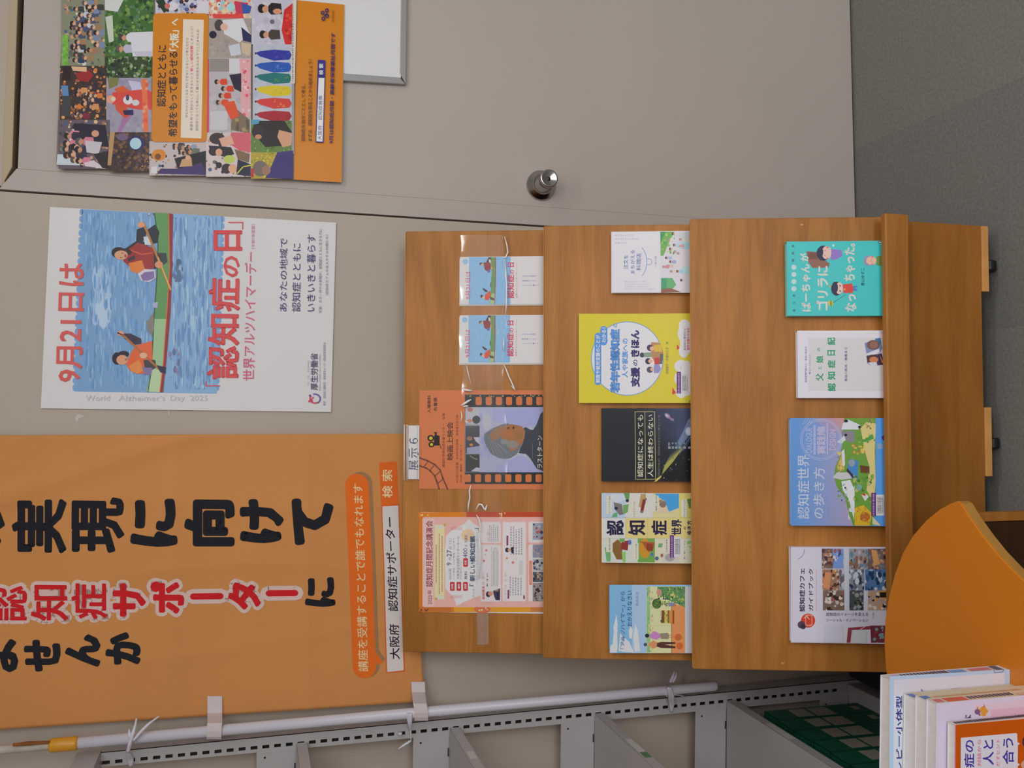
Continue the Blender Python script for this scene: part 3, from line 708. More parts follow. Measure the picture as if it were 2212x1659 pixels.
s.P([(425, 772), (455, 772), (432, 965), (412, 965)], (176, 140, 100)); s.E(580, 835, 48, 44, (44, 40, 96), 14); s.E(575, 838, 34, 34, (168, 200, 214), 14); s.E(500, 800, 34, 22, (110, 90, 120)); s.N(600, 655, 900, 1000, [(170, 124, 70), (150, 104, 60)], 24, 6)
cell(655, 985, 825, 1024, (186, 176, 176), CR, 24, 12)
crowd(760, 960, 835, 930, 16, [(200, 200, 210), (60, 60, 72), (140, 150, 170), (96, 110, 90)], 8)
s.E(710, 905, 42, 34, (204, 130, 40)); s.E(705, 915, 18, 18, (120, 70, 40)); s.P([(800, 925), (985, 880), (985, 1020), (820, 985)], (32, 28, 34)); s.P([(820, 985), (960, 950), (985, 1022), (700, 1015), (720, 985)], (62, 46, 100)); s.P([(845, 930), (900, 920), (905, 970), (830, 975)], (190, 150, 110)); s.E(880, 920, 16, 14, (206, 160, 130)); s.P([(668, 975), (700, 970), (700, 1014), (664, 1010)], (206, 204, 210))
cell(690, 1000, -100, 82, (190, 188, 200), [(200, 200, 210), (80, 90, 150), (60, 50, 60), (206, 160, 140), (150, 160, 190)], 40, 18); s.P([(690, 5), (740, 0), (770, 60), (740, 78)], (40, 60, 40)); s.E(790, 40, 30, 26, (206, 206, 212)); s.E(760, 38, 16, 18, (196, 110, 100)); s.P([(935, 10), (1000, 10), (1000, 85), (930, 80)], (204, 202, 210))
cell(1000, 1255, -100, 110, (206, 176, 160), [(220, 210, 200), (214, 120, 100), (150, 190, 200), (206, 80, 80), (226, 200, 150)], 34, 18); s.P([(1020, 85), (1150, 85), (1200, 80), (1205, 110), (1030, 112)], (214, 70, 66)); s.P([(1150, 10), (1230, 20), (1225, 80), (1160, 85)], (190, 60, 84)); s.E(1130, 45, 24, 24, (160, 206, 210)); s.P([(1190, 20), (1250, 40), (1240, 80), (1200, 84)], (54, 84, 160)); s.E(1060, 30, 12, 16, (230, 220, 210)); s.E(1062, 30, 5, 6, (50, 60, 80))
cell(998, 1248, 110, 345, (160, 148, 142), [(150, 140, 134), (170, 158, 150)], 20, 22)
s.P([(1080, 120), (1200, 110), (1240, 200), (1180, 250), (1090, 200)], (206, 206, 210)); s.E(1060, 150, 26, 34, (70, 66, 70)); s.E(1090, 160, 22, 22, (214, 170, 150)); s.E(1025, 205, 22, 22, (36, 32, 54)); s.P([(1115, 270), (1180, 255), (1190, 320), (1130, 330)], (190, 196, 206)); s.P([(1190, 160), (1250, 210), (1248, 250), (1200, 240)], (44, 44, 84)); s.P([(1190, 250), (1248, 260), (1240, 330), (1195, 310)], (196, 176, 150))
cell(992, 1246, 342, 780, (176, 172, 176), [(182, 178, 182), (166, 162, 166)], 20, 26)
s.R(1005, 1120, 345, 420, (140, 134, 128)); s.R(1120, 1190, 345, 430, (200, 200, 206)); s.R(1010, 1110, 650, 760, (190, 188, 194)); s.P([(1180, 345), (1246, 345), (1240, 680), (1190, 700)], (214, 160, 164)); s.N(1195, 1245, 350, 680, [(210, 80, 110), (226, 190, 196), (200, 120, 130)], 24, 9)
s.P([(1140, 620), (1240, 700), (1240, 780), (1130, 760)], (120, 104, 84)); s.N(1130, 1235, 690, 770, [(160, 140, 90), (90, 76, 60)], 14, 8, 3); s.R(992, 1003, 345, 790, (206, 60, 110)) 
for x, y in ((1052, 480), (1090, 520), (1075, 560), (1060, 600)): s.man(x, y, 16, (208, 66, 40), hair=(48, 36, 40))
s.P([(1080, 600), (1150, 590), (1180, 680), (1130, 700)], (210, 76, 38)); s.P([(1120, 440), (1190, 430), (1190, 540), (1150, 520)], (44, 36, 54))
cell(985, 1248, 775, 1032, (200, 186, 186), CR, 26, 14)
s.P([(1130, 775), (1245, 775), (1245, 890), (1180, 880), (1120, 840)], (200, 92, 104)); s.E(1050, 810, 46, 34, (60, 44, 50)); s.P([(1060, 810), (1130, 790), (1150, 840), (1080, 860)], (210, 160, 140)); s.P([(1000, 850), (1130, 860), (1150, 900), (1100, 920), (1010, 890)], (36, 32, 40)); s.E(1030, 885, 30, 26, (50, 36, 46)); s.E(1060, 890, 20, 22, (206, 156, 126))
s.E(1120, 930, 34, 24, (176, 194, 84)); s.E(1105, 985, 30, 30, (50, 40, 48)); s.E(1140, 985, 26, 26, (210, 160, 126)); s.P([(1170, 930), (1245, 960), (1245, 1030), (1160, 1020)], (30, 32, 56)); s.S([(1245, 965), (1200, 975), (1165, 1015)], 6, (214, 200, 60)); s.E(1060, 965, 18, 18, (40, 34, 40)); s.P([(1150, 870), (1240, 900), (1235, 950), (1170, 930)], (120, 96, 70))
cell(1250, 1492, -100, 262, (186, 184, 198), [(196, 194, 206), (176, 174, 190)], 16, 30)
s.man(1320, 55, 30, (38, 32, 36), hair=(30, 24, 30)); s.man(1325, 205, 26, (70, 58, 54), hair=(30, 26, 32)); s.P([(1440, 60), (1492, 20), (1492, 315), (1455, 300), (1425, 180)], (196, 44, 40)); s.N(1440, 1490, 70, 290, [(214, 70, 50), (170, 30, 36)], 16, 14); s.E(1370, 130, 14, 14, (110, 100, 110)); s.E(1400, 70, 26, 16, (206, 140, 110))
cell(1258, 1492, 262, 706, (178, 182, 196), [(184, 188, 200), (170, 174, 190)], 12, 30)
for y, c, c2 in ((325, (48, 52, 150), (70, 74, 170)), (395, (40, 84, 172), (70, 120, 190)), (460, (34, 110, 110), (70, 130, 70)), (533, (206, 184, 40), (190, 170, 40)), (605, (200, 62, 54), (214, 110, 60)), (680, (160, 30, 44), (140, 24, 40))):
    s.P([(1272, y - 12), (1300, y - 24), (1380, y - 32), (1470, y - 26), (1484, y), (1470, y + 26), (1380, y + 32), (1300, y + 8)], c)
    s.N(1380, 1478, y - 22, y + 22, [c2, c], 16, 8); s.E(1274, y - 10, 5, 7, (50, 50, 60))
cell(1246, 1490, 706, 890, (96, 120, 60), [(80, 140, 60), (120, 170, 80), (60, 100, 50)], 40, 10)
s.P([(1270, 706), (1440, 706), (1490, 780), (1480, 850), (1330, 860), (1280, 800), (1262, 740)], (36, 30, 30)); s.E(1285, 770, 34, 40, (48, 38, 40)); s.E(1290, 800, 20, 14, (190, 130, 100)); s.P([(1250, 700), (1300, 700), (1290, 725), (1250, 730)], (80, 150, 176)); s.P([(1410, 760), (1490, 780), (1480, 850), (1430, 860), (1400, 800)], (200, 150, 120)); s.R(1484, 1498, 490, 900, (150, 146, 146))
cell(1246, 1492, 890, 1044, (168, 150, 50), [(190, 170, 50), (120, 130, 50), (206, 184, 60)], 60, 8)
s.P([(1400, 890), (1492, 880), (1492, 1046), (1330, 1040), (1370, 960)], (56, 46, 110)); s.E(1300, 985, 44, 46, (110, 98, 92)); s.E(1335, 995, 26, 28, (150, 110, 90)); s.R(1246, 1262, 985, 1036, (180, 40, 44))
s.P([(1478, 490), (1502, 490), (1512, 0), (1490, 0)], (206, 200, 190)); s.lines(1486, 1500, 480, 10, 1, (150, 130, 130))
# panels of type
s.RR(668, 990, 82, 830, 24, OR, sh=10); s.P([(838, 805), (958, 810), (972, 120), (852, 116)], (232, 206, 190))
DB = (54, 40, 40)
s.T('認知症とともに', 697, 752, 625, 268, DB, .022, dx=6); s.T('希望をもって暮らせる', 765, 818, 800, 305, DB, .024, dx=4)
s.T('「大阪」へ', 772, 826, 300, 112, (236, 224, 206), .03, dx=4)
s.T('何もわからなくなる 何もできなくなるという考え方から', 864, 880, 690, 225, (96, 84, 110), .006, dx=4)
s.T('希望を持って自分らしく生きるという', 892, 908, 765, 430, (84, 74, 104), .006, dx=2); s.T('新しい認知症観', 893, 911, 420, 270, (206, 90, 110), .03); s.T('にチェンジ！', 896, 911, 262, 160, (84, 74, 104), .006)
s.T('認知症になっても安心して暮らせる社会をみんなでつくりませんか', 924, 940, 765, 175, (84, 74, 104), .006, dx=6)
BR_ = (84, 52, 40)
s.T('認知症を自分ごととして考え、', 1538, 1562, 825, 490, BR_, .006, dx=2); s.T('まずは、認知症を知ることから始めましょう！', 1578, 1603, 825, 350, BR_, .006, dx=2)
s.P([(1622, 832), (1668, 834), (1680, 355), (1636, 352)], (50, 46, 130)); s.P([(1627, 826), (1663, 828), (1674, 458), (1640, 457)], (226, 224, 228))
s.T('大阪府　認知症施策', 1635, 1658, 820, 560, (54, 50, 120), .006, dx=4); s.T('検 索', 1642, 1668, 440, 375, (226, 224, 228), .02)
s.T('9月は認知症月間・高齢者保健福祉月間です', 1700, 1726, 838, 195, (60, 44, 96), .022, dx=12)
for x, y in ((1668, 112), (1664, 78), (1690, 96), (1688, 64)): s.arc(x, y, 9, 9, 6, (44, 40, 110), n=14)
s.S([(1672, 96), (1690, 80)], 5, (44, 40, 110)); s.T('大阪府', 1716, 1732, 134, 62, (150, 84, 30))
s.done(M['prtg'])

# ---- framed whiteboard behind the orange poster ----
o_ = .010
bt = thing('notice_board', 'blank white notice board in a grey metal frame on the door', 'notice board', wpx(877, 182, o_))
def wprismpx(pts, off, th): return MB().prism([wpx(x, y, off) for x, y in pts], -WN * th)
wprismpx([(560, 160), (866, 168), (870, -260), (560, -280)], .0085, .006).build('board_face', M['boardface'], bt)
for nm, q in (('frame_rail', [(864, 157), (877, 182), (883, -260), (870, -260)]), ('frame_rail', [(560, 145), (560, 163), (877, 182), (864, 167)])):
    wprismpx(q, .0112, .0105).build(nm, M['boardframe'], bt, bevel=.0015)
# ======================= cloth banner =======================
OFFB = .017
BO = wpx(440, 1250, OFFB)
CR_H = [(375, .9), (662, .8)]
def cab(x, y):
    p = hit(x, y, BO, WN) - BO; return p @ WE, p @ Z
crh = [cab(x, 1250)[1] for x, _ in CR_H]; crv = [cab(440, y)[0] for y in (1090, 1237, 1395)]
right_a = cab(440, 938)[0]
def cdisp(a, b):
    d = .0035 * math.sin(9 * a + 2.2 * b + 1) + .0022 * math.sin(21 * a - 5 * b) + .003 * max(0, (right_a - a)) * 8
    for i, c in enumerate(crh): d += .0026 * math.exp(-abs(b - c) / .016) 
    for i, c in enumerate(crv):
        cc = c + .018 * math.sin(7 * b + i * 2); d += .0026 * math.exp(-abs(a - cc) / .02)
    q = (a - cab(200, 1010)[0]) + .35 * (b - cab(200, 1010)[1]); d += .006 * math.exp(-(q / .022) ** 2)
    return d
bn = thing('cloth_banner', 'orange cloth banner with large black and red vertical lettering', 'banner', BO)
NX, NY = 120, 90; vs = []; fs = []
for i in range(NX + 1):
    x = -170 + (916 + 170) * i / NX
    ytop = 940 - .004 * x + (0 if x < 860 else 0); ybot = 1573 - .0665 * x
    for j in range(NY + 1):
        y = ytop + (ybot - ytop) * j / NY; xx = x
        if i == NX: xx = 884 + 32 * (j / NY)
        a, b = cab(xx, y); vs.append(BO + WE * a + Z * b + WN * cdisp(a, b))
for i in range(NX):
    for j in range(NY): q = i * (NY + 1) + j; fs.append((q, q + 1, q + NY + 2, q + NY + 1))
bc = mesh_obj('banner_cloth', vs, fs, M['cloth'], bn, smooth=True)
sd = bc.modifiers.new('thick', 'SOLIDIFY'); sd.thickness = .0006; sd.offset = 0
s = Sheet(bn, BO, WE, Z, (0, 900, .4219), z0=.0007, disp=cdisp, dz=8e-6)
BKC = (34, 34, 40); RD = (196, 34, 40); HL = (206, 180, 172)
s.z = .0008
s.fat('の', -180, 30, 700, 425, 9, BKC)
for ch, x0, x1, y0, y1 in (('実', 65, 345, 698, 420), ('現', 370, 640, 695, 412), ('に', 670, 912, 664, 418), ('向', 945, 1202, 662, 424), ('け', 1228, 1452, 645, 422), ('て', 1492, 1706, 655, 420)):
    s.fat(ch, x0, x1, y0, y1, 10 if ch in '現実' else 15, BKC)
s.flush('lettering', 't')
REDS = (('認', -70, 145, 1045, 862), ('知', 165, 355, 1040, 858), ('症', 370, 555, 1032, 850), ('サ', 580, 750, 1020, 850), ('ポ', 772, 945, 1005, 840), ('タ', 1168, 1335, 985, 845))
for ch, x0, x1, y0, y1 in REDS:
    s.z = .0008; s.halo(ch, x0 + 6, x1 - 6, y0 - 6, y1 + 6, 26, HL); s.T(ch, x0, x1, y0, y1, HL)
for x0, x1, y in ((985, 1135, 917), (1370, 1515, 901)): s.z = .0008; s.S([(x0, y), (x1, y - 2)], 76, HL, key='t')
for ch, x0, x1, y0, y1 in REDS:
    s.z = .0011; s.fat(ch, x0, x1, y0, y1, 4 if ch in '認知症' else 9, RD)
for x0, x1, y in ((985, 1135, 917), (1370, 1515, 901)): s.z = .0011; s.S([(x0 + 5, y), (x1 - 5, y - 2)], 32, RD, key='t')
s.flush('lettering', 't'); s.z = .0008
s.fat('に', 1560, 1716, 970, 818, 10, BKC); s.flush('lettering', 't')
for ch, x0, x1, y0, y1 in (('ま', -110, 104, 1300, 1130), ('せ', 132, 318, 1297, 1135), ('ん', 340, 520, 1272, 1108), ('か', 545, 724, 1262, 1098)): s.fat(ch, x0, x1, y0, y1, 11, BKC)
s.flush('lettering', 't')
def capsule(s, xa, ya, xb, yb, r, c):
    q = []; d = math.atan2(yb - ya, xb - xa)
    for i in range(13): g = d + math.pi / 2 + math.pi * i / 12; q.append((xa + r * math.cos(g), ya + r * math.sin(g)))
    for i in range(13): g = d - math.pi / 2 + math.pi * i / 12; q.append((xb + r * math.cos(g), yb + r * math.sin(g)))
    s.P(q, c)
s.z = .0008
capsule(s, 1844, 342, 1880, 1270, 60, (150, 116, 82)); s.P([(1928, 1180), (1972, 1240), (1925, 1262)], (150, 116, 82))
s.z = .0010
capsule(s, 1826, 352, 1864, 1274, 60, (216, 104, 36)); s.P([(1920, 1200), (1962, 1256), (1912, 1268)], (216, 104, 36))
s.z = .0012; s.T('講座を受講することで誰でもなれます', 1832, 1884, 1300, 345, (228, 196, 150), .008, dx=-28, key='p'); s.flush('speech_bubble', 'p')
s.z = .0008; s.P([(1974, 1309), (2070, 1300), (2040, 448), (1950, 452)], (206, 92, 40)); s.z = .0010; s.P([(1980, 1303), (2064, 1294), (2036, 454), (1955, 458)], (206, 200, 198)); s.P([(1950, 452), (2039, 448), (2028, 228), (1939, 236)], (212, 100, 38))
s.z = .0012; s.T('検 索', 1956, 2008, 414, 272, (232, 206, 160), .012, dx=-2, key='p'); s.T('大阪府　認知症サポーター', 1994, 2046, 1238, 515, (44, 36, 52), .014, dx=-28, key='p'); s.flush('search_box', 'p')

# white pole, its sleeve and ties
YP = 1.966; pp = lambda x, y, yy=YP: hit(x, y, V(0, yy, 0), V(0, 1, 0))
pA, pB = pp(165, 1605.5), pp(1548, 1481.5)
po = thing('banner_pole', 'slim white banner pole tied upright to the slotted shelf post', 'pole', pB)
dp = (pB - pA) / np.linalg.norm(pB - pA)
mb = MB(); mb.tube([pA, pB - dp * .006, pB - dp * .0015, pB], [.0108, .0108, .0095, .006], 20); mb.build('lower_pole', M['paint'], po, smooth=True)
s0, s1 = pp(106, 1611), pp(168, 1605.2)
mb = MB(); mb.tube([s0, s0 + dp * .004, s1 - dp * .004, s1], [.0105, .0132, .0132, .0122], 20); mb.build('pole_sleeve', M['sleeve'], po, smooth=True)
mb = MB(); mb.tube([s0 - dp * .35, s0 + dp * .01], .0078, 16); mb.build('upper_pole', M['rust'], po, smooth=True)
mb = MB(); mb.tube([pp(28, 1609, YP - .007), pp(60, 1606, YP - .0075), pp(108, 1603, YP - .007)], [.003, .0042, .003], 6); mb.build('rust_patch', plain('rust', (132, 78, 34), .8, noise=.3, nscale=60), po)
# straps of the banner, closed round the pole
def strap(pts, wpx_):
    """pts: (x_center, y, depth) from cloth to pole"""
    L, R = [], []
    for x, y, dpt in pts: L.append(pp(x - wpx_ / 2, y, dpt)); R.append(pp(x + wpx_ / 2, y, dpt))
    mb = MB(); n = len(L); mb.v += L + R + [p + V(0, .0012, 0) for p in L + R]
    for i in range(n - 1):
        mb.f += [(i, i + 1, n + i + 1, n + i), (2 * n + i, 3 * n + i, 3 * n + i + 1, 2 * n + i + 1), (i, 2 * n + i, 2 * n + i + 1, i + 1), (n + i, n + i + 1, 3 * n + i + 1, 3 * n + i)]
    mb.f += [(0, n, 3 * n, 2 * n), (n - 1, 3 * n - 1, 4 * n - 1, 2 * n - 1)]
    return mb
cd_ = lambda x, y: (BO + 0 * WN)[1] 
def clothy(x, y):
    a, b = cab(x, y); return (BO + WE * a + WN * (cdisp(a, b)))[1] - .003
strap([(464, 1504, clothy(464, 1504)), (464, 1540, clothy(464, 1540) - .004), (464, 1562, 1.958), (463, 1570, 1.9535), (462.5, 1580, 1.952), (462, 1592, 1.9535), (462, 1597, 1.958)], 32).build('banner_strap', M['strap'], bn)
strap([(903, 1473, clothy(903, 1473)), (904, 1495, clothy(903, 1495) - .003), (907, 1520, 1.960), (909, 1530, 1.954), (910, 1541, 1.952), (910, 1550, 1.9535), (910, 1557, 1.958)], 29).build('banner_strap', M['strap'], bn)
# twine ties
def tie(label, strands):
    o = pp(*strands[0][0][:2]); t = thing('twine_tie', label, 'string', o, )
    for st_px in strands:
        r = st_px[-1] if not isinstance(st_px[-1], tuple) else .0016
        pts = [pp(*q) for q in st_px if isinstance(q, tuple)]
        P_ = []
        for i in range(len(pts) - 1):
            for k in range(4): P_.append(pts[i] + (pts[i + 1] - pts[i]) * k / 4)
        P_.append(pts[-1])
        rr = [r * (.45 + .55 * math.sin(math.pi * min(1, .2 + i / len(P_)))) for i in range(len(P_))]
        mb = MB(); mb.tube(P_, rr, 7); mb.build('strand', M['twine'], t, smooth=True)
tie('white twine knotted round the pole just below its yellow sleeve', [
    [(276, 1625, 1.956), (281, 1605, 1.951), (287, 1585, 1.950), (292, 1568, 1.956), (295, 1552, 1.958), .0042],
    [(288, 1600, 1.951), (305, 1580, 1.952), (322, 1563, 1.955), (344, 1547, 1.957), .0034],
    [(280, 1594, 1.95), (279, 1575, 1.955), .003],
    [(276, 1620, 1.956), (279, 1640, 1.975), (283, 1655, 1.98), (286, 1640, 1.976), (277, 1622, 1.957), .0042]])
tie('white twine knotted round the pole beside the lowest banner strap', [
    [(880, 1541, 1.954), (883, 1560, 1.958), (887, 1578, 1.974), (888, 1600, 1.98), .003],
    [(888, 1541, 1.954), (887, 1560, 1.958), (888, 1578, 1.974), .0032], [(884, 1541, 1.954), (885, 1562, 1.96), .003],
    [(888, 1600, 1.98), (872, 1610, 1.978), (860, 1618, 1.977), .0028], [(864, 1582, 1.977), (864.5, 1589, 1.976), .005]])
tie('white twine knotted round the foot of the pole', [
    [(1448, 1474, 1.955), (1453, 1462, 1.953), (1457, 1450, 1.955), .0034], [(1453, 1474, 1.955), (1459, 1463, 1.953), (1461, 1453, 1.955), .003],
    [(1443, 1484, 1.951), (1447, 1497, 1.953), (1448, 1520, 1.975), (1450, 1538, 1.98), .005], [(1447, 1485, 1.951), (1452, 1500, 1.955), (1454, 1522, 1.975), (1450, 1539, 1.981), .0045],
    [(1437, 1498, 1.957), (1442, 1506, 1.972), .0026], [(1456, 1500, 1.958), (1470, 1502, 1.978), (1480, 1506, 1.981), .0016]])
# scraps of clear tape on the wall
for lab, q in (('small curl of clear tape on the wall left of the canoe poster', [(160, 903), (166, 893), (184, 897), (180, 901), (171, 904), (168, 912), (163, 911)]), ('tiny torn tape scrap on the wall by the canoe poster', [(362, 886), (366, 884), (368, 896), (364, 898)])):
    o = wpx(*q[0]); t = thing('tape_scrap', lab, 'tape', o)
    MB().prism([wpx(x, y, .002) for x, y in q], -WN * .0018).build('tape_piece', M['tape'], t, bevel=.0008)

# ======================= on the top tier =======================
ZP = (0, 0, 1)
def mini_poster(xt, yr, yl, n, label, ox):
    """stack of little flyers repeating the lake poster"""
    h = .212
    for k in range(2):
        pass
    t, o, wdt = pad('flyer_stack', label, 'flyer', 0, .0008, xt, yr, yl, h, .0035, M['white'])
    for k in range(2):
        a = o - SM * (.0012 + .0012 * k) - SE * (.0014 + .0016 * k) + SU * (-.0015 + .003 * k)
        MB().box(a - SU * h * .98, SE * wdt, SU * h * .98, -SM * .0005).build('back_sheet', M['pages'], t)
    s = Sheet(t, o, SE, SU, ox)
    # zoom frame: x 0..1290 from photo 980, scale 1/6.143
    B = (128, 176, 216)
    base = (ox[0], ox[1], ox[2])
    s.P([(210, 95), (750, 95), (748, 722), (202, 722)], B)
    for i in range(20): s.E(208, 110 + i * 31, 6, 14, B, 6, dz=0); s.E(750, 110 + i * 31, 6, 14, B, 6, dz=0)
    s.zm = (base[0] + base[2] * (210 - 370 * .5625), base[1] + base[2] * (95 - 100 * .503), base[2] * .535)
    sv = s.zm
    # the small picture: same composition, squeezed to the flyer
    f = .533
    s.zm = (base[0] + base[2] * (22), base[1] + base[2] * (44), base[2] * f)
    n0 = s.N; s.N(400, 850, 120, 1230, [(118, 168, 212), (140, 186, 222), (150, 190, 222)], 50, 7, 7); s.N(990, 1330, 120, 1230, [(118, 164, 208), (150, 188, 220)], 50, 8, 8)
    s.P([(865, 105), (1000, 100), (1010, 500), (1000, 900), (960, 1262), (860, 1262), (885, 1000), (890, 700), (905, 430), (890, 260)], (96, 142, 76))
    s.P([(905, 1000), (990, 1000), (960, 1262), (862, 1262)], (160, 184, 120)); s.P([(985, 105), (1012, 105), (1010, 700), (985, 1262), (968, 1262), (990, 700)], (140, 78, 66))
    s.P([(830, 100), (900, 100), (885, 250), (800, 260), (760, 240)], (50, 40, 56)); s.P([(700, 230), (850, 220), (890, 290), (880, 400), (790, 450), (730, 400)], (140, 44, 44)); s.E(640, 270, 40, 38, (50, 36, 40)); s.E(660, 285, 36, 26, (206, 156, 120)); s.P([(790, 420), (860, 400), (870, 460), (820, 490)], (110, 90, 160)); s.P([(830, 150), (880, 160), (890, 240), (840, 230)], (190, 194, 200))
    s.S([(870, 130), (985, 560)], 12, (176, 120, 60)); s.E(900, 365, 18, 20, (214, 160, 60))
    s.P([(740, 1030), (880, 930), (880, 1060), (820, 1170), (740, 1160)], (206, 70, 46)); s.P([(690, 860), (800, 930), (800, 970), (740, 960), (680, 890)], (50, 40, 56)); s.E(655, 1070, 32, 38, (48, 40, 50)); s.E(700, 1100, 38, 30, (214, 164, 130)); s.P([(850, 1080), (960, 1110), (975, 1180), (880, 1150)], (46, 42, 60)); s.S([(780, 980), (980, 1190)], 8, (190, 120, 60)); s.P([(870, 760), (890, 700), (895, 850), (870, 840)], (70, 74, 90))
    s.zm = base
    s.E(155, 155, 37, 37, (140, 182, 214), 20)
    s.T('9月21日は', 158, 226, 655, 280, (196, 84, 120), .01, dx=2)
    s.T('認知症', 712, 802, 640, 330, (196, 60, 92), .022); s.T('の', 748, 800, 322, 262, (196, 60, 92), .02); s.T('日', 716, 802, 225, 165, (196, 60, 92), .025)
    s.T('世界アルツハイマーデー', 824, 850, 640, 262, (190, 100, 150)); s.T('［令和7年度版］', 832, 842, 250, 160, (200, 150, 180))
    for tx, y in (('あなたの地域で', 345), ('認知症とともに', 408), ('いきいきと暮らす', 468)):
        x0 = 915
        for i, ch in enumerate(tx): s.TV(ch, x0 + i * 28, x0 + i * 28 + 18, y + 10, 19, (96, 100, 170))
    s.done(M['prtg'])
mini_poster(993.5, 555, 657.5, 2, 'right-hand stack of small canoe flyers on the top tier', (980, 540, .16279))
mini_poster(993, 681, 785, 2, 'left-hand stack of small canoe flyers on the top tier', (979, 665.7, .16279))

# orange film screening leaflet
t, o, wdt = pad('flyer', 'orange cinema leaflet with a grey-haired person inside a film strip', 'flyer', 0, .0008, 905, 843, 1056, .292, .0008, plain('orange_paper', (200, 112, 62), .5))
s = Sheet(t, o, SE, SU, (890, 830, 1 / 6.913))
OP = (202, 114, 64)
s.R(790, 1965, 155, 1490, (46, 48, 52)); s.R(795, 1965, 340, 1315, (150, 152, 164))
s.P([(1010, 345), (1965, 345), (1965, 1315), (1010, 1315)], (164, 168, 196))
s.N(1010, 1960, 350, 1310, [(160, 164, 196), (176, 176, 190), (150, 156, 200), (170, 172, 196)], 60, 60, 2)
s.P([(1200, 370), (1960, 350), (1960, 600), (1650, 640), (1450, 600), (1200, 560)], (156, 160, 206)); s.P([(1600, 1050), (1720, 1100), (1900, 1315), (1250, 1315), (1300, 1180), (1450, 1140)], (158, 160, 204))
s.P([(1965, 400), (1920, 440), (1860, 600), (1810, 680), (1770, 680), (1700, 640), (1670, 650), (1640, 900), (1590, 1030), (1700, 1040), (1760, 1100), (1810, 1180), (1860, 1260), (1965, 1300)], (60, 64, 72))
s.P([(1080, 740), (1200, 660), (1340, 600), (1420, 585), (1660, 660), (1690, 740), (1650, 900), (1570, 1040), (1480, 1100), (1390, 1118), (1290, 1100), (1180, 1040), (1110, 930), (1075, 830)], (108, 114, 122))
s.P([(1150, 770), (1210, 680), (1330, 620), (1350, 660), (1300, 800), (1230, 850)], (150, 112, 84)); s.P([(1340, 640), (1480, 595), (1640, 625), (1690, 700), (1680, 800), (1640, 900), (1560, 930), (1440, 880), (1340, 820), (1300, 740)], (158, 108, 70))
s.E(1440, 740, 70, 60, (170, 108, 62), 14); s.E(1600, 760, 50, 60, (150, 106, 70), 14); s.P([(1430, 930), (1560, 920), (1590, 960), (1470, 1010)], (156, 112, 88)); s.E(1500, 900, 90, 60, (140, 132, 128), 14); s.E(1380, 860, 60, 40, (130, 134, 136), 12)
for x, y, rx, ry in ((1440, 655, 18, 12), (1515, 650, 14, 22)): s.E(x, y, rx, ry, (70, 50, 44))
for i in range(14): s.S([(1120 + i * 12, 780 + i * 8), (1200 + i * 22, 1040 + (i % 5) * 10)], 5, ((84, 92, 106), (140, 146, 152), (120, 124, 132))[i % 3], rnd=False)
for (y0, y1, bg) in ((345, 600, (176, 176, 186)), (620, 1035, (70, 70, 78)), (1045, 1310, (58, 60, 60))): s.R(800, 1008, y0, y1, bg)
s.E(960, 530, 60, 62, (56, 58, 62)); s.E(870, 380, 40, 34, (176, 110, 96)); s.E(860, 545, 40, 26, (190, 120, 100)); s.E(860, 810, 44, 34, (150, 110, 100)); s.P([(920, 790), (1008, 790), (1008, 900), (950, 850)], (186, 182, 196)); s.E(885, 905, 26, 20, (196, 140, 70)); s.P([(820, 950), (1008, 920), (1008, 1035), (820, 1035)], (150, 154, 186)); s.S([(870, 1070), (930, 1110), (975, 1120)], 12, (150, 140, 120)); s.P([(880, 1300), (960, 1240), (1008, 1250), (1008, 1305)], (180, 180, 196)); s.S([(800, 540), (850, 580)], 9, (206, 206, 206))
for i in range(8):
    x = 950 + i * 151; s.RR(x, x + 92, 190, 312, 22, OP); x = 788 + i * 151; s.RR(x, x + 92, 1345, 1462, 22, OP)
    s.N(x + 30, x + 150, 160, 190, [(190, 160, 90), (60, 50, 60), (200, 176, 110)], 6, 12)
s.T('入場無料', 228, 282, 430, 165, (70, 46, 40), .012); s.T('先着順', 322, 376, 400, 200, (70, 46, 40), .012)
s.T('映画上映会', 522, 616, 1130, 565, (80, 48, 44), .01)
s.T('豊能町地域包括支援センター　主催', 452, 490, 1240, 430, (120, 66, 48)); s.T('9/27吉川公民館　9/26中央公民館　各会場２回上映', 655, 690, 1470, 455, (120, 66, 48)); s.T('2025年　豊能町　老いのゆくえ', 716, 745, 1470, 900, (120, 66, 48))
s.R(330, 405, 765, 915, (42, 36, 34)); s.R(405, 412, 770, 905, (42, 36, 34)); s.P([(330, 800), (345, 740), (320, 715), (375, 715), (365, 745), (380, 765)], (42, 36, 34)); s.E(280, 805, 50, 48, (42, 36, 34), 18); s.E(290, 900, 44, 42, (42, 36, 34), 18); s.E(282, 806, 26, 26, (206, 190, 60)); s.E(292, 900, 22, 22, (206, 190, 60)); s.S([(412, 890), (435, 960)], 9, (42, 36, 34))
for off in (0, 1):
    a = [(105, 1095), (230, 1140), (340, 1200), (420, 1280), (460, 1400), (530, 1560)] if off == 0 else [(105, 1215), (210, 1250), (280, 1300), (340, 1370), (370, 1450), (405, 1560)]
    s.S(a, 22, (120, 70, 60)); 
    for (xa, ya), (xb, yb) in zip(a, a[1:]):
        for k in range(5): u = (k + .5) / 5; s.E(xa + (xb - xa) * u, ya + (yb - ya) * u, 6, 6, OP, 6, dz=0)
for a, b in (((235, 1160), (180, 1232)), ((325, 1215), (262, 1290)), ((418, 1300), (345, 1370)), ((455, 1420), (375, 1490))): s.S([a, b], 12, (120, 70, 60))
s.T('ラストターン', 1868, 1946, 1255, 765, (196, 196, 200), .02); s.S([(1800, 1110), (1800, 880)], 3, (140, 140, 146))
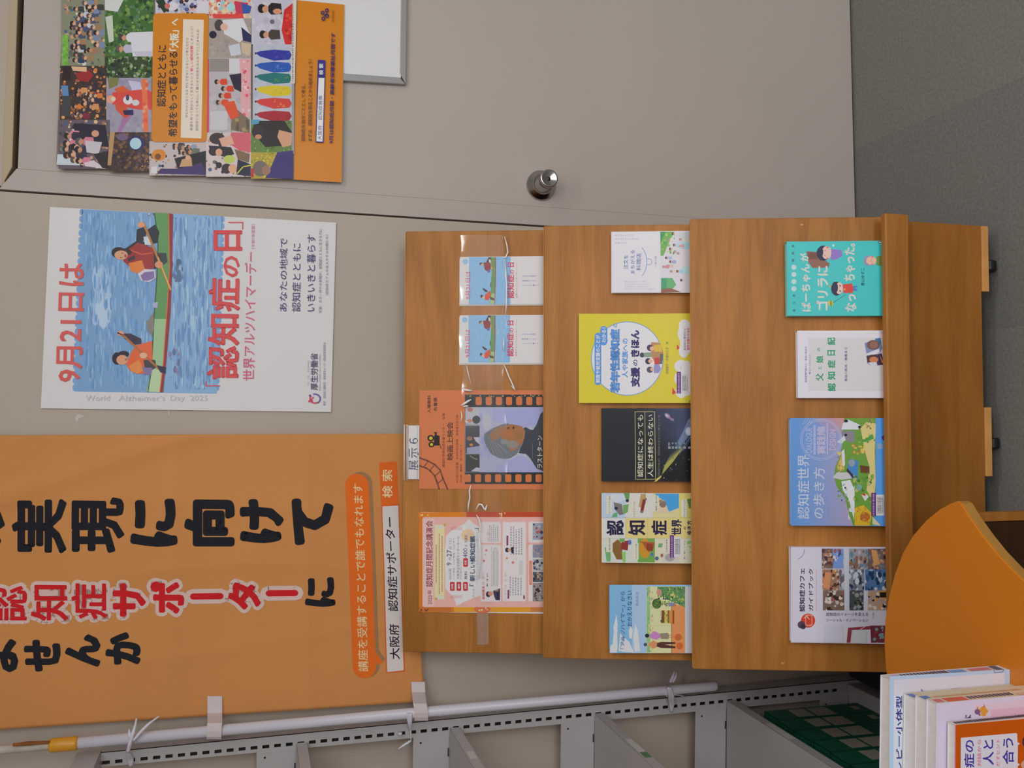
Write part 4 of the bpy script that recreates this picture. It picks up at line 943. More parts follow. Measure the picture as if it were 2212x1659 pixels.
s.T('水泳教室で出会ったふたりの物語', 1218, 1226, 0, -1, OP) if False else None
s.done(M['prtg'])

# lecture leaflet
t, o, wdt = pad('flyer', 'pink and orange lecture leaflet with small portraits and text boxes', 'flyer', 0, .0008, 909, 1106, 1322, .292, .0008, M['white'])
s = Sheet(t, o, SE, SU, (890, 1090, 1 / 6.637))
s.P([(95, 110), (1885, 100), (1885, 1535), (150, 1545), (100, 1500)], (204, 118, 44)); s.R(780, 1885, 105, 180, (186, 72, 44)); s.R(90, 780, 110, 180, (210, 124, 40)); s.R(600, 1700, 1462, 1540, (214, 152, 44)); s.E(1010, 1500, 120, 60, (206, 110, 70)); s.R(1700, 1885, 1462, 1540, (196, 126, 70)); s.R(100, 560, 1465, 1540, (190, 110, 50))
s.RR(150, 1900, 180, 1470, 30, (222, 172, 164)); s.R(150, 320, 200, 1460, (224, 184, 176))
s.N(700, 1880, 190, 1460, [(226, 182, 172), (218, 162, 152), (228, 192, 180)], 40, 50)
s.R(325, 465, 290, 1355, (228, 208, 160)); s.E(395, 320, 60, 30, (206, 208, 196)); s.E(400, 1330, 60, 30, (206, 208, 190)); s.E(470, 290, 18, 20, (200, 160, 80)); s.E(345, 1350, 20, 20, (196, 160, 90))
PU = (130, 50, 84)
s.T('2025年', 222, 286, 1430, 1225, PU, .006); s.T('認知症月間記念講演会', 198, 298, 1180, 230, PU, .012)
for i, (a, b) in enumerate(((1130, 530), (1280, 375), (1250, 400))): s.lines(340 + i * 42, 362 + i * 42, a, b, 1, (170, 120, 110), .3)
W2 = (212, 212, 214)
s.P([(490, 450), (560, 380), (640, 330), (760, 270), (815, 205), (880, 270), (980, 330), (1000, 800), (985, 1300), (900, 1330), (780, 1380), (640, 1450), (600, 1330), (530, 1260), (480, 1200), (470, 700)], W2)
s.E(800, 440, 96, 90, (226, 190, 160), 20)
for x, y, tx in ((578, 1172, '日時'), (672, 1172, '場所'), (766, 1172, '参加費')): s.RR(x - 34, x + 34, y - 64, y + 64, 14, (190, 56, 66)); s.T(tx, x - 16, x + 16, y + 36, y - 36, W2, .02)
s.RR(734, 802, 768, 892, 14, (190, 56, 66)); s.T('定員', 752, 784, 866, 798, W2, .02)
TB = (84, 74, 110)
s.T('2025年', 528, 566, 1075, 915, TB); s.T('9', 498, 566, 872, 830, TB, .01); s.T('月', 528, 562, 800, 760, TB); s.T('27', 498, 568, 745, 650, TB, .01); s.T('日（土）', 530, 568, 635, 485, TB)
s.T('13:10 開場　14:00 開演　16:00 終了', 588, 612, 1075, 480, (120, 110, 140)); s.T('大阪市立北区民センターホール', 642, 680, 1070, 455, TB, .004); s.T('北区扇町2-1-27', 690, 712, 1075, 800, (120, 110, 140)); s.T('無料', 750, 794, 1072, 955, TB, .01); s.T('400', 734, 795, 760, 625, TB, .006); s.T('名（先着順）', 752, 795, 605, 430, TB)
BLU = (70, 84, 110)
s.T('テーマ', 868, 900, 1330, 1210, BLU); s.T('「', 825, 885, 1170, 1130, BLU, .03); s.T('新しい認知症観', 828, 905, 1100, 450, BLU, .035, dx=2); s.T('」', 900, 955, 372, 335, BLU, .03); s.T('～自分らしく生きていくための備え～', 920, 946, 1130, 400, (90, 140, 190))
for yc in (330, 1310):
    for i in range(7): s.S([(560 + i * 24, yc + 12), (578 + i * 24, yc - 12)], 5, (200, 90, 110), rnd=False); s.S([(560 + i * 24, yc + 12), (572 + i * 24, yc + 34)], 5, (200, 90, 110), rnd=False)
for x0, x1, y0, y1 in ((985, 1275, 248, 550), (985, 1275, 575, 1390), (1300, 1635, 250, 1385), (1670, 1890, 245, 545), (1670, 1890, 570, 1385)): s.RR(x0, x1, y0, y1, 26, (214, 210, 212))
GT = (160, 156, 168)
for a in ((1110, 1250, 530, 290), (1140, 1245, 1170, 610), (1400, 1590, 1300, 1030), (1410, 1600, 720, 300), (1540, 1590, 1000, 790)): s.lines(a[0], a[1], a[2], a[3], 5, GT, .5)
s.T('基調講演', 1004, 1044, 1360, 1170, (190, 70, 84), .02); s.T('14：00～', 1004, 1040, 1150, 980, (150, 120, 140)); s.T('14：50～', 1078, 1108, 525, 350, (150, 120, 140)); s.T('シンポジウム　15：00～', 1318, 1356, 1370, 960, (190, 110, 120)); s.T('講師', 1068, 1090, 1175, 1130, TB, .02); s.T('下薗　誠 氏', 1068, 1092, 1110, 985, TB, .01)
for x, y, r, c in ((1065, 655, 17, (206, 110, 116)), (1048, 718, 13, (214, 170, 160)), (1032, 805, 17, (206, 110, 116)), (1062, 768, 10, (200, 196, 206)), (1360, 770, 17, (206, 140, 116)), (1446, 830, 20, (206, 120, 126)), (1380, 832, 10, (214, 190, 180)), (1496, 780, 10, (214, 170, 170)), (1426, 772, 8, (190, 200, 216))): s.E(x, y, r, r, c)
s.E(1095, 1285, 36, 42, (48, 40, 66)); s.E(1125, 1275, 36, 32, (206, 140, 116)); s.P([(1160, 1240), (1262, 1200), (1262, 1372), (1200, 1370), (1180, 1320)], (50, 48, 76)); s.P([(1170, 1230), (1250, 1215), (1230, 1250)], (160, 120, 80))
s.E(1365, 650, 30, 34, (44, 40, 76)); s.E(1395, 650, 26, 22, (206, 150, 120)); s.P([(1415, 620), (1458, 600), (1458, 700), (1430, 700)], (40, 42, 64))
for x0, x1, y0, y1 in ((1354, 1380, 445, 585), (1370, 1394, 1222, 1348), (1596, 1618, 1300, 1352)): s.R(x0, x1, y0, y1, (126, 60, 110))
for y0, y1, bg, pal in ((265, 505, (150, 160, 176), [(170, 90, 84), (60, 66, 110), (190, 190, 200), (190, 120, 100)]), (572, 762, (140, 140, 160), [(120, 124, 150), (190, 150, 140), (160, 160, 180)]), (778, 948, (170, 176, 176), [(110, 110, 140), (190, 196, 196), (56, 56, 90)]), (962, 1108, (84, 96, 110), [(190, 150, 120), (60, 60, 70), (150, 160, 160)]), (1120, 1385, (150, 140, 140), [(56, 46, 56), (90, 90, 90), (190, 186, 180)])):
    s.R(1730, 1884, y0, y1, bg); s.N(1732, 1884, y0 + 4, y1 - 4, pal, 18, 22)
s.RR(1680, 1722, 800, 1155, 20, (214, 130, 100)); s.T('パネルディスカッション', 1690, 1712, 1130, 825, W2, .01)
s.N(110, 250, 120, 180, [(226, 200, 130)], 5, 12); s.N(1150, 1340, 110, 200, [(226, 200, 130)], 8, 12); s.N(920, 1120, 1470, 1530, [(230, 206, 160)], 6, 14); s.N(90, 260, 1480, 1535, [(90, 60, 40)], 7, 10)
s.done(M['prtg'])

# clear holder with the sign on the top edge
sgo = TOPS[0] + SM * .0065
o = hit(873, 1037, sgo, SM); wdt = (hit(873, 917, sgo, SM) - o) @ SE; hh = (o - hit(905, 1037, sgo, SM)) @ SU
t = thing('sign_card_holder', 'clear sleeve holding a white numbered card on the rack top', 'sign', o - SU * hh)
MB().box(hit(881.5, 1035, sgo - SM * .0015, SM) - SU * (hh * .74), SE * (wdt - .004), SU * hh * .74, -SM * .0004).build('sign_card', M['white'], t)
MB().box(o - SU * (hh + .002) + SM * .0004, SE * wdt, SU * (hh + .002), -SM * .0003).build('clear_sleeve', M['sleevefilm'], t)
mb = MB()
for a, b, r in ((o, o + SE * wdt, .0011), (hit(879.5, 1037, sgo, SM), hit(879.5, 917, sgo, SM), .0012), (hit(901, 1037, sgo, SM), hit(901, 917, sgo, SM), .0005)):
    mb = MB(); mb.tube([a + SM * .0006, (a + b) / 2 + SM * .0012, b + SM * .0006], r, 10); mb.build('sleeve_fold', M['ridge_glint'], t, smooth=True)  # fold glints come from the white colour
s = Sheet(t, hit(890, 980, sgo - SM * .0015, SM), SE, SU, (860, 900, 1 / 10.37))
INK = (50, 46, 84)
s.T('展', 240, 455, 1205, 975, INK, .0); s.T('示', 238, 458, 930, 700, INK, .0); s.T('６', 250, 448, 612, 478, INK, .004)
s.done()

# loose clear film strip stretched across the flyers, its creases whitened to show glints
fp = TOPS[0] + SM * .0085
fpx = lambda x, y, d=0.: hit(x, y, fp + SM * d, SM)
o = fpx(1060, 1400); t = thing('clear_film_strip', 'clear plastic strip taped across the flyers on the top tier', 'film', o)
vs, fs = [], []; NA, NB = 60, 6
for i in range(NA + 1):
    y = 508 + (1396 - 508) * i / NA
    x0 = 1000 + 34 * max(0, (y - 1100) / 300) + (-6 if y < 800 else 0) + 3 * math.sin(y * .05); x1 = 1092 + 5 * math.sin(y * .021) - 37 * max(0, (y - 1090) / 306)
    for j in range(NB + 1): vs.append(fpx(x0 + (x1 - x0) * j / NB, y, .0009 * math.sin(y * .06 + j * 1.3) * math.sin(j * 1.1)))
for i in range(NA):
    for j in range(NB): q = i * (NB + 1) + j; fs.append((q, q + 1, q + NB + 2, q + NB + 1))
mesh_obj('film', vs, fs, M['film'], t, smooth=True)
for pts, r in (([(1090, 511), (1095, 530), (1097, 545), (1092, 556), (1088, 558)], .0011), ([(1090, 560), (1093, 590), (1094, 620), (1094, 655), (1092, 680)], .0011), ([(1090, 684), (1092, 694)], .0008), ([(1088, 728), (1088, 744), (1089, 758)], .0012),
               ([(1089, 788), (1094, 800), (1100, 815), (1108, 832), (1113, 842)], .0011), ([(1008, 790), (1011, 805), (1018, 830)], .0009), ([(1104, 833), (1109, 838), (1113, 843)], .0009),
               ([(998, 838), (1004, 842), (1012, 843), (1020, 844)], .0017), ([(996, 876), (1003, 872), (1012, 866), (1018, 863)], .0017), ([(1000, 878), (1008, 877), (1012, 877)], .0014), ([(996, 888), (998, 900), (995, 912)], .0011), ([(1004, 910), (1008, 912), (1013, 913)], .0010), ([(1012, 1027), (1015, 1026)], .0010),
               ([(1017, 1048), (1014, 1060), (1015, 1075), (1012, 1090), (1011, 1105)], .0012), ([(1028, 1101), (1035, 1089), (1041, 1090), (1046, 1099), (1048, 1102), (1052, 1090)], .0014), ([(1029, 1112), (1035, 1122), (1038, 1138), (1037, 1146), (1032, 1150)], .0012), ([(1036, 1155), (1037, 1185), (1037, 1210), (1035, 1250)], .0014)):
    mb = MB(); mb.tube([fpx(x, y, .0012) for x, y in pts], [r * .7] + [r * 1.35] * (len(pts) - 2) + [r * .7], 10); mb.build('film_crease_glint', M['ridge_glint'], t, smooth=True)
MB().prism([fpx(x, y, .0005) for x, y in ((1030, 1325), (1055, 1325), (1056, 1392), (1031, 1393))], -SM * .0002).build('tape_piece', M['tape'], t)

# ======================= books on the middle tier =======================
def barcode(s, x0, x1, y0, y1, strip=True, vert=True):
    """library label: purple band, bars below it"""
    w_ = (x1 - x0)
    s.R(x0, x0 + w_ * .36, y0, y1, (92, 44, 112)); s.R(x0 + w_ * .36, x1, y0 + (y1 - y0) * .08, y1 - (y1 - y0) * .02, (206, 204, 210))
    s.T('くまとり図書館', x0 + w_ * .08, x0 + w_ * .28, y1 - (y1 - y0) * .05, y0 + (y1 - y0) * .08, (180, 150, 196)) if False else s.lines(x0 + w_ * .1, x0 + w_ * .26, y1 - 4, y0 + 4, 1, (170, 140, 186), .1)
    y = y0 + (y1 - y0) * .18
    while y < y1 - (y1 - y0) * .14:
        d = (y1 - y0) * random.choice((.012, .018, .026)); s.R(x0 + w_ * .46, x0 + w_ * .8, y, y + d, (60, 50, 84), 0); y += d + (y1 - y0) * random.choice((.012, .02))
    s.lines(x0 + w_ * .85, x0 + w_ * .93, y1 - (y1 - y0) * .15, y0 + (y1 - y0) * .2, 1, (110, 104, 126), .1)

# white book about the restaurant
t, s, o, wd = book('white paperback with people at a party drawn along its lower edge', 1, .001, 1321, 500.5, 632.4, .188, .014, (212, 210, 216), (1240, 480, 1 / 4.148))
s.R(335, 1100, 85, 632, (212, 210, 216)); s.R(770, 1100, 85, 632, (206, 204, 212))
LB = (106, 108, 170)
for i, (tx, y) in enumerate((('忘れちゃったけど', 118), ('まちがえちゃったけど', 150), ('まあいいか', 184))):
    x = 368
    for ch in tx: s.TV(ch, x, x + 16, y + 9, 17, (130, 134, 186)); x += 21.5
for i, tx in enumerate(('認知症の人がホールで働く', 'ちょっとおかしなレストラン', 'まちがえることを受け入れて', 'まちがえることをいっしょに楽しむ')):
    x = 452
    for ch in tx: s.TV(ch, x, x + 14, 539 + i * 22, 13, (170, 170, 196)); x += 17
s.T('注文を', 444, 484, 420, 295, (96, 112, 170), .006); s.T('まちがえる', 506, 542, 462, 250, (96, 112, 170), .006); s.T('料理店', 558, 600, 432, 280, (96, 112, 170), .008)
s.arc(520, 355, 132, 172, 5, (120, 136, 200), -48, 48); s.arc(505, 355, 114, 150, 2, (190, 190, 206), -40, 40); s.S([(652, 378), (652, 332)], 4, (120, 136, 200)); s.arc(672, 355, 26, 26, 4, (120, 136, 200), -90, 90); s.S([(672, 381), (652, 381)], 4, (120, 136, 200)); s.S([(672, 329), (652, 329)], 4, (120, 136, 200)); s.T('小国士朗', 722, 740, 405, 305, (150, 150, 180))
s.P([(775, 85), (900, 85), (860, 160), (830, 230), (800, 300), (775, 300)], (112, 168, 84)); s.P([(772, 85), (820, 85), (790, 150), (775, 200)], (66, 140, 90)); s.P([(780, 500), (880, 500), (915, 560), (880, 600), (780, 600)], (96, 170, 110)); s.R(780, 830, 505, 600, (70, 150, 110)); s.P([(780, 600), (860, 590), (960, 625), (780, 632)], (140, 92, 70)); s.N(780, 900, 90, 290, [(140, 186, 96), (90, 150, 90), (176, 206, 140)], 16, 14)
s.R(940, 1060, 90, 240, (196, 200, 206)); s.P([(960, 180), (1050, 180), (1060, 240), (970, 240)], (160, 206, 226)); s.P([(960, 400), (1040, 400), (1040, 460), (960, 470)], (180, 210, 230))
for x, y, sh in ((890, 105, (206, 206, 214)), (955, 155, (200, 206, 206)), (945, 212, (206, 150, 170)), (850, 160, (206, 206, 206)), (865, 240, (206, 206, 206)), (905, 265, (196, 200, 206)), (830, 320, (160, 180, 226)), (868, 355, (150, 160, 206)), (845, 392, (210, 180, 176)), (872, 440, (206, 200, 206)), (930, 440, (150, 200, 230)), (805, 400, (206, 130, 150)), (965, 520, (206, 204, 210)), (935, 280, (206, 206, 206)), (900, 205, (170, 206, 226))):
    s.man(x, y, 13, sh, hair=random.choice([(50, 44, 90), (70, 60, 70), (150, 140, 160)]))
s.done(M['prtg'])

# tall yellow book
YE = (206, 192, 48)
t, s, o, wd = book('tall yellow book with a blue-ringed white circle and blue title', 1, .001, 1250.4, 678.2, 869.5, .257, .012, YE, (1240, 480, 1 / 4.148))
s.R(43, 1100, 820, 1620, YE); BL = (84, 142, 210)
s.E(477, 1222, 325, 332, (84, 140, 200), 48); s.E(477, 1222, 319, 326, (212, 212, 218), 48)
capsule(s, 214, 1020, 214, 1430, 30, BL); capsule(s, 266, 962, 266, 1072, 32, BL); s.P([(285, 1060), (308, 1052), (290, 1085)], BL)
s.T('制度や就労支援のことが', 194, 234, 1440, 1010, (212, 212, 218), .03); s.T('わかる！', 248, 286, 1078, 945, (212, 212, 218), .03)
s.T('若年性認知症', 322, 412, 1528, 958, (212, 212, 218), .10); s.T('若年性認知症', 322, 412, 1528, 958, BL, .05); s.T('の', 352, 388, 944, 908, BL, .03)
s.T('人や家族への', 428, 484, 1392, 1040, BL, .03); s.T('支援', 508, 590, 1476, 1300, (52, 44, 110), .055); s.T('の', 530, 570, 1288, 1230, (52, 44, 110), .03); s.T('きほん', 508, 586, 1208, 966, (52, 44, 110), .055)
s.P([(690, 1075), (770, 1080), (795, 1150), (798, 1240), (720, 1250), (690, 1200)], (176, 130, 90)); s.E(610, 1190, 22, 22, (60, 54, 70)); s.P([(620, 1170), (690, 1165), (700, 1210), (630, 1210)], (130, 150, 130))
s.E(680, 1125, 28, 30, (70, 52, 84)); s.E(700, 1132, 22, 20, (214, 170, 150)); s.P([(715, 1100), (780, 1095), (790, 1160), (720, 1160)], (206, 176, 60)); s.E(665, 1245, 28, 28, (60, 44, 76)); s.E(684, 1245, 20, 18, (214, 170, 150)); s.P([(720, 1215), (765, 1210), (765, 1275), (720, 1275)], (196, 60, 66)); s.E(680, 1322, 30, 28, (84, 76, 96)); s.E(700, 1318, 18, 16, (214, 170, 150)); s.P([(715, 1280), (760, 1270), (780, 1310), (760, 1352), (715, 1352)], (140, 140, 190)); s.P([(770, 1180), (798, 1180), (790, 1270), (765, 1270)], (90, 96, 90))
s.T('沖田裕子・杉原久仁子', 822, 846, 1362, 1120, (90, 84, 60), .01); s.T('著', 824, 844, 1094, 1072, (90, 84, 60))
for c_ in ((990, 930, 52, 60), (985, 1150, 46, 66), (975, 1000, 46, 70), (1010, 1060, 60, 120)): s.E(*c_, (212, 210, 214), 20)
for c_ in ((960, 1290, 62, 56), (960, 1400, 62, 70), (960, 1520, 50, 56), (1010, 1400, 60, 160)): s.E(*c_, (212, 210, 214), 20)
s.P([(922, 1090), (948, 1130), (920, 1142)], (206, 50, 60)); s.P([(880, 1480), (916, 1530), (880, 1545)], (206, 60, 50)); s.T('具体的な事例から', 980, 1004, 1150, 950, (110, 100, 120), .01); s.T('就労支援の方法を', 1012, 1034, 1146, 946, (206, 60, 90), .03)
barcode(s, 920, 1026, 1340, 1535); s.T('など', 950, 962, 1320, 1280, (110, 104, 126)); s.S([(1052, 1600), (1034, 1602), (1034, 1625)], 5, (60, 60, 110))
s.done(M['prtg'])

# black night-sky book
t, s, o, wd = book('black book with a gold-framed title over a starry blue glow', 1, .001, 1300, 882, 1039.5, .21, .014, (34, 36, 44), (1280, 870, 1 / 4.609))
s.R(92, 1100, 55, 782, (32, 35, 42))
for i in range(14):
    u = i / 13; s.P([(430 + 30 * i, 55), (1100, 55), (1100, 330 + 34 * (13 - i)), (900 - 5 * i, 640 - 24 * i), (520 + 26 * i, 300 - 10 * i)], (int(34 + 26 * u), int(38 + 30 * u), int(48 + 52 * u)))
for i in range(9):
    u = i / 8; s.P([(960 - 12 * i + 40, 120 + 12 * i), (1100, 100), (1100, 300), (985, 300), (860, 470 - 8 * i), (820 + 10 * i, 420 - 10 * i)], (int(60 + 90 * u), int(76 + 96 * u), int(110 + 94 * u))) if i < 5 else s.E(960, 285, 62 - i * 5, 74 - i * 6, (int(100 + 12 * i), int(124 + 10 * i), int(170 + 7 * i)), 20)
for i in range(8):
    u = i / 7; s.P([(690, 715), (770 - 8 * i, 520 + 16 * i), (900 - 12 * i, 420 + 16 * i), (930, 420), (800, 590)], (int(60 + 100 * u), int(76 + 80 * u), int(70 + 10 * u)))
s.E(745, 130, 34, 20, (150, 130, 160), rot=.7); s.E(790, 165, 26, 14, (130, 110, 150), rot=.5); s.E(740, 128, 16, 9, (196, 180, 200), rot=.7)
s.P([(1100, 240), (985, 300), (905, 440), (800, 590), (720, 700), (660, 740), (690, 760), (685, 782), (1100, 782)], (20, 22, 26)); s.P([(690, 720), (640, 755), (610, 790), (640, 780), (680, 745)], (206, 190, 90)); s.S([(985, 320), (905, 450), (870, 500)], 5, (120, 140, 190)); s.S([(985, 345), (940, 420), (900, 480)], 4, (90, 110, 160)); s.N(700, 980, 500, 780, [(150, 160, 160), (70, 80, 90)], 26, 3, 3); s.N(440, 960, 60, 600, [(150, 160, 190)], 40, 1.6)
GO = (206, 196, 130)
s.S([(422, 90), (618, 90), (628, 762), (430, 762)], 4.5, GO, True); s.S([(521, 90), (528, 762)], 4, GO)
s.T('認知症になっても', 446, 504, 738, 120, (214, 212, 190), .008); s.T('人生は終わらない', 548, 606, 738, 118, (214, 212, 190), .008)
s.T('認知症の私が、認知症のあなたに贈ることば', 650, 672, 745, 120, (120, 120, 120)); s.T('著者　丹野智文', 752, 770, 455, 400, (170, 176, 190)); 
for i, x in enumerate((752, 790, 820, 855, 905, 950)): s.R(x, x + (26 if i != 1 else 20), 435, 458, (140, 146, 160)); s.R(x, x + 16, 395, 412, (120, 128, 146)) if i < 5 else None
s.done(M['prtg'])

# pale map book
t, s, o, wd = book('pale yellow and blue picture-map book with giant black title characters', 1, .001, 1300, 1065.5, 1215.5, .21, .018, (206, 204, 170), (1280, 870, 1 / 4.609))
s.R(90, 1100, 900, 1590, (206, 200, 148)); s.R(90, 330, 900, 1150, (176, 194, 214)); s.R(330, 600, 900, 1150, (206, 204, 200)); s.R(620, 800, 900, 1100, (206, 190, 160)); s.P([(620, 905), (900, 905), (880, 1040), (760, 1085), (720, 980), (640, 930)], (70, 154, 214)); s.P([(860, 905), (1100, 905), (1100, 1150), (860, 1150)], (206, 196, 110)); s.R(95, 330, 1150, 1350, (206, 206, 204)); s.R(330, 1100, 1150, 1350, (212, 198, 130)); s.R(95, 450, 1350, 1590, (200, 204, 200)); s.R(450, 620, 1350, 1590, (110, 160, 80)); s.R(620, 1000, 1350, 1590, (206, 206, 180)); s.R(700, 860, 1480, 1590, (200, 196, 190))
s.P([(190, 905), (330, 910), (340, 960), (230, 1000), (190, 960)], (196, 204, 216)); s.P([(310, 900), (370, 900), (360, 990), (330, 960)], (96, 150, 90)); s.P([(300, 1020), (360, 1010), (350, 1090), (310, 1110)], (110, 160, 90)); s.P([(210, 990), (290, 1010), (310, 1110), (270, 1120), (220, 1060)], (120, 112, 116)); s.E(235, 1050, 18, 16, (40, 40, 70)); s.E(345, 975, 16, 16, (40, 40, 60)); s.P([(210, 1100), (250, 1090), (245, 1140), (190, 1140)], (100, 160, 110))
s.P([(480, 910), (530, 905), (530, 1000), (500, 1060), (460, 1030)], (176, 150, 100)); s.P([(500, 960), (530, 965), (505, 1090), (475, 1080)], (130, 50, 50)); s.E(490, 1085, 16, 14, (120, 110, 100)); s.E(530, 960, 12, 12, (120, 110, 100)); s.E(700, 1010, 34, 34, (130, 110, 100)); s.E(680, 980, 20, 16, (150, 130, 110)); s.P([(940, 960), (990, 950), (1000, 1060), (960, 1050)], (96, 130, 70))
s.P([(200, 1400), (250, 1360), (290, 1400), (300, 1560), (240, 1560), (200, 1480)], (130, 96, 50)); s.P([(290, 1380), (360, 1370), (350, 1470), (280, 1460)], (140, 50, 50)); s.P([(270, 1350), (320, 1350), (320, 1390), (260, 1380)], (110, 160, 90)); s.E(370, 1390, 18, 26, (90, 110, 180)); s.P([(120, 1440), (180, 1430), (180, 1580), (140, 1580)], (110, 170, 110)); s.P([(290, 1490), (330, 1480), (330, 1590), (300, 1590)], (140, 190, 110))
s.E(520, 1450, 56, 100, (196, 140, 50), 18); s.P([(460, 1380), (620, 1390), (610, 1450), (560, 1490), (520, 1440), (500, 1400)], (160, 90, 50)); s.P([(540, 1400), (600, 1410), (600, 1480), (540, 1470)], (140, 60, 40)); s.E(590, 1510, 14, 18, (80, 110, 180)); s.E(640, 1550, 20, 20, (90, 100, 140)); s.E(690, 1520, 14, 20, (150, 100, 60)); s.E(770, 1540, 50, 40, (160, 156, 160)); s.P([(660, 1400), (700, 1400), (690, 1440), (650, 1440)], (110, 160, 110)); s.P([(930, 1380), (1000, 1370), (1000, 1400), (940, 1410)], (140, 190, 110)); s.N(950, 1090, 1400, 1590, [(140, 190, 110), (190, 200, 130)], 12, 12)
for (x0, x1, y0, y1, tx) in ((160, 190, 930, 1100, 'ホワイトアウト渓谷'), (405, 435, 985, 1140, 'ミステリーバス'), (625, 655, 930, 1075, '顔無し族の村'), (905, 935, 970, 1130, 'アルキタイヒルズ'), (160, 188, 1350, 1480, '夕暮れ時の住宅街'), (425, 455, 1405, 1555, 'パレイドリアの森'), (728, 752, 1358, 1490, '七変化温泉'), (905, 935, 1370, 1560, '服ノ袖トンネル')):
    s.R(x0 - 24, x1 + 4, y0 - 6, y1 + 6, (206, 206, 190)); s.T(tx, x0 + 2, x0 + 18, y1, y0, (60, 56, 90), .01)
s.S([(330, 1145), (332, 1350)], 2, (170, 160, 120)); s.S([(548, 1145), (548, 1350)], 2, (170, 160, 120)); s.S([(762, 1145), (764, 1350)], 2, (170, 160, 120)); s.S([(90, 1145), (1000, 1142)], 2, (176, 170, 130)); s.S([(90, 1350), (1000, 1350)], 2, (176, 170, 130))
INK2 = (40, 32, 70)
s.T('認', 138, 310, 1320, 1168, INK2, .03); s.T('知', 355, 526, 1318, 1172, INK2, .03); s.T('症', 585, 742, 1318, 1172, INK2, .03); s.T('世界', 785, 888, 1318, 1160, INK2, .03); s.T('の', 905, 930, 1262, 1232, INK2, .02); s.T('歩き方', 940, 990, 1318, 1172, INK2, .03)
barcode(s, 770, 880, 1318, 1540); s.done(M['prtg'])

# sky-blue paperback with a couple at a garden shop
t, s, o, wd = book('sky blue paperback with two people walking past planters', 1, .001, 1316.8, 1267, 1408.6, .188, .022, (120, 170, 210), (1290, 1220, 1 / 6.914))
s.R(185, 1420, 300, 1320, (140, 186, 218)); s.R(185, 520, 300, 1320, (124, 176, 216)); s.R(520, 735, 300, 1320, (160, 190, 220))
for q in ([(290, 740), (305, 900), (300, 1000), (305, 1270), (220, 1300), (250, 980), (240, 940)], [(370, 1000), (380, 1290), (320, 1290), (340, 1040)], [(410, 1090), (480, 1150), (550, 1310), (360, 1300)], [(500, 920), (530, 960), (520, 1100), (480, 1100), (470, 980)], [(570, 880), (610, 1000), (640, 1290), (560, 1300), (540, 1080)], [(200, 1200), (260, 1180), (300, 1310), (190, 1310)]): s.P(q, (208, 210, 216))
s.R(735, 1320, 325, 1318, (206, 206, 160)); s.R(740, 790, 330, 1310, (140, 186, 130)); s.N(740, 850, 330, 1300, [(110, 170, 110), (200, 200, 120), (206, 170, 120), (120, 150, 150)], 60, 10, 3); s.R(845, 1105, 560, 1318, (206, 208, 160)); s.R(1108, 1320, 600, 1318, (212, 142, 90)); s.S([(1108, 600), (1108, 1318)], 7, (90, 84, 80)); s.S([(850, 910), (1100, 910)], 3, (150, 150, 130))
s.P([(900, 330), (1320, 325), (1320, 640), (1150, 560), (1000, 500), (900, 420)], (96, 140, 84)); s.N(900, 1310, 330, 620, [(60, 110, 80), (160, 180, 110), (190, 196, 120), (80, 130, 80), (50, 90, 80)], 120, 13, 1.5); s.E(925, 410, 40, 50, (196, 140, 130)); s.E(1120, 450, 24, 18, (210, 196, 110))
s.E(890, 580, 70, 76, (66, 100, 60), 18); s.N(830, 950, 520, 650, [(90, 120, 60), (50, 84, 60), (120, 140, 60)], 30, 12); s.S([(960, 585), (1060, 585)], 6, (150, 100, 70)); s.P([(1060, 560), (1160, 570), (1160, 610), (1065, 625)], (130, 130, 160)); s.P([(1150, 570), (1190, 600), (1160, 620)], (200, 110, 60))
s.R(960, 1005, 680, 870, (130, 70, 50)); s.R(1005, 1050, 680, 870, (200, 190, 100)); s.R(1050, 1080, 680, 870, (140, 90, 60)); s.R(1085, 1125, 680, 880, (206, 130, 50)); s.R(1125, 1150, 680, 880, (140, 76, 40)); s.N(940, 1080, 690, 865, [(80, 120, 60), (160, 150, 60), (90, 60, 40)], 40, 9); s.E(965, 840, 20, 26, (60, 90, 50))
s.E(745, 1058, 32, 30, (36, 40, 50), 14); s.P([(780, 1050), (850, 990), (900, 1010), (940, 1040), (940, 1090), (880, 1120), (790, 1090)], (190, 130, 190)); s.P([(935, 1025), (1050, 1015), (1075, 1050), (1060, 1110), (950, 1105)], (140, 134, 110)); s.R(1070, 1160, 1045, 1056, (206, 130, 90)); s.R(1070, 1160, 1075, 1086, (206, 130, 90)); s.E(1210, 1080, 54, 50, (196, 100, 50))
s.E(720, 1190, 26, 26, (76, 76, 110), 14); s.P([(760, 1180), (840, 1130), (900, 1160), (905, 1220), (840, 1250), (770, 1210)], (206, 140, 100)); s.P([(895, 1165), (960, 1150), (1170, 1155), (1170, 1180), (1000, 1190), (1170, 1218), (1165, 1245), (950, 1240), (890, 1220)], (84, 50, 46)); s.E(1230, 1210, 50, 52, (200, 100, 46))
TB2 = (56, 66, 120)
s.T('「アルツハイマー」から', 345, 415, 1255, 395, TB2, .004); s.T('おかえりなさい', 448, 522, 920, 385, TB2, .004); s.T('荒井和子', 578, 622, 615, 400, (110, 140, 180)); s.R(1312, 1425, 322, 1318, (204, 204, 210))
sp_ = Sheet(t, o + SE * wd - SM * .0, -SM, SU, s.zm)
s.done(M['prtg'])
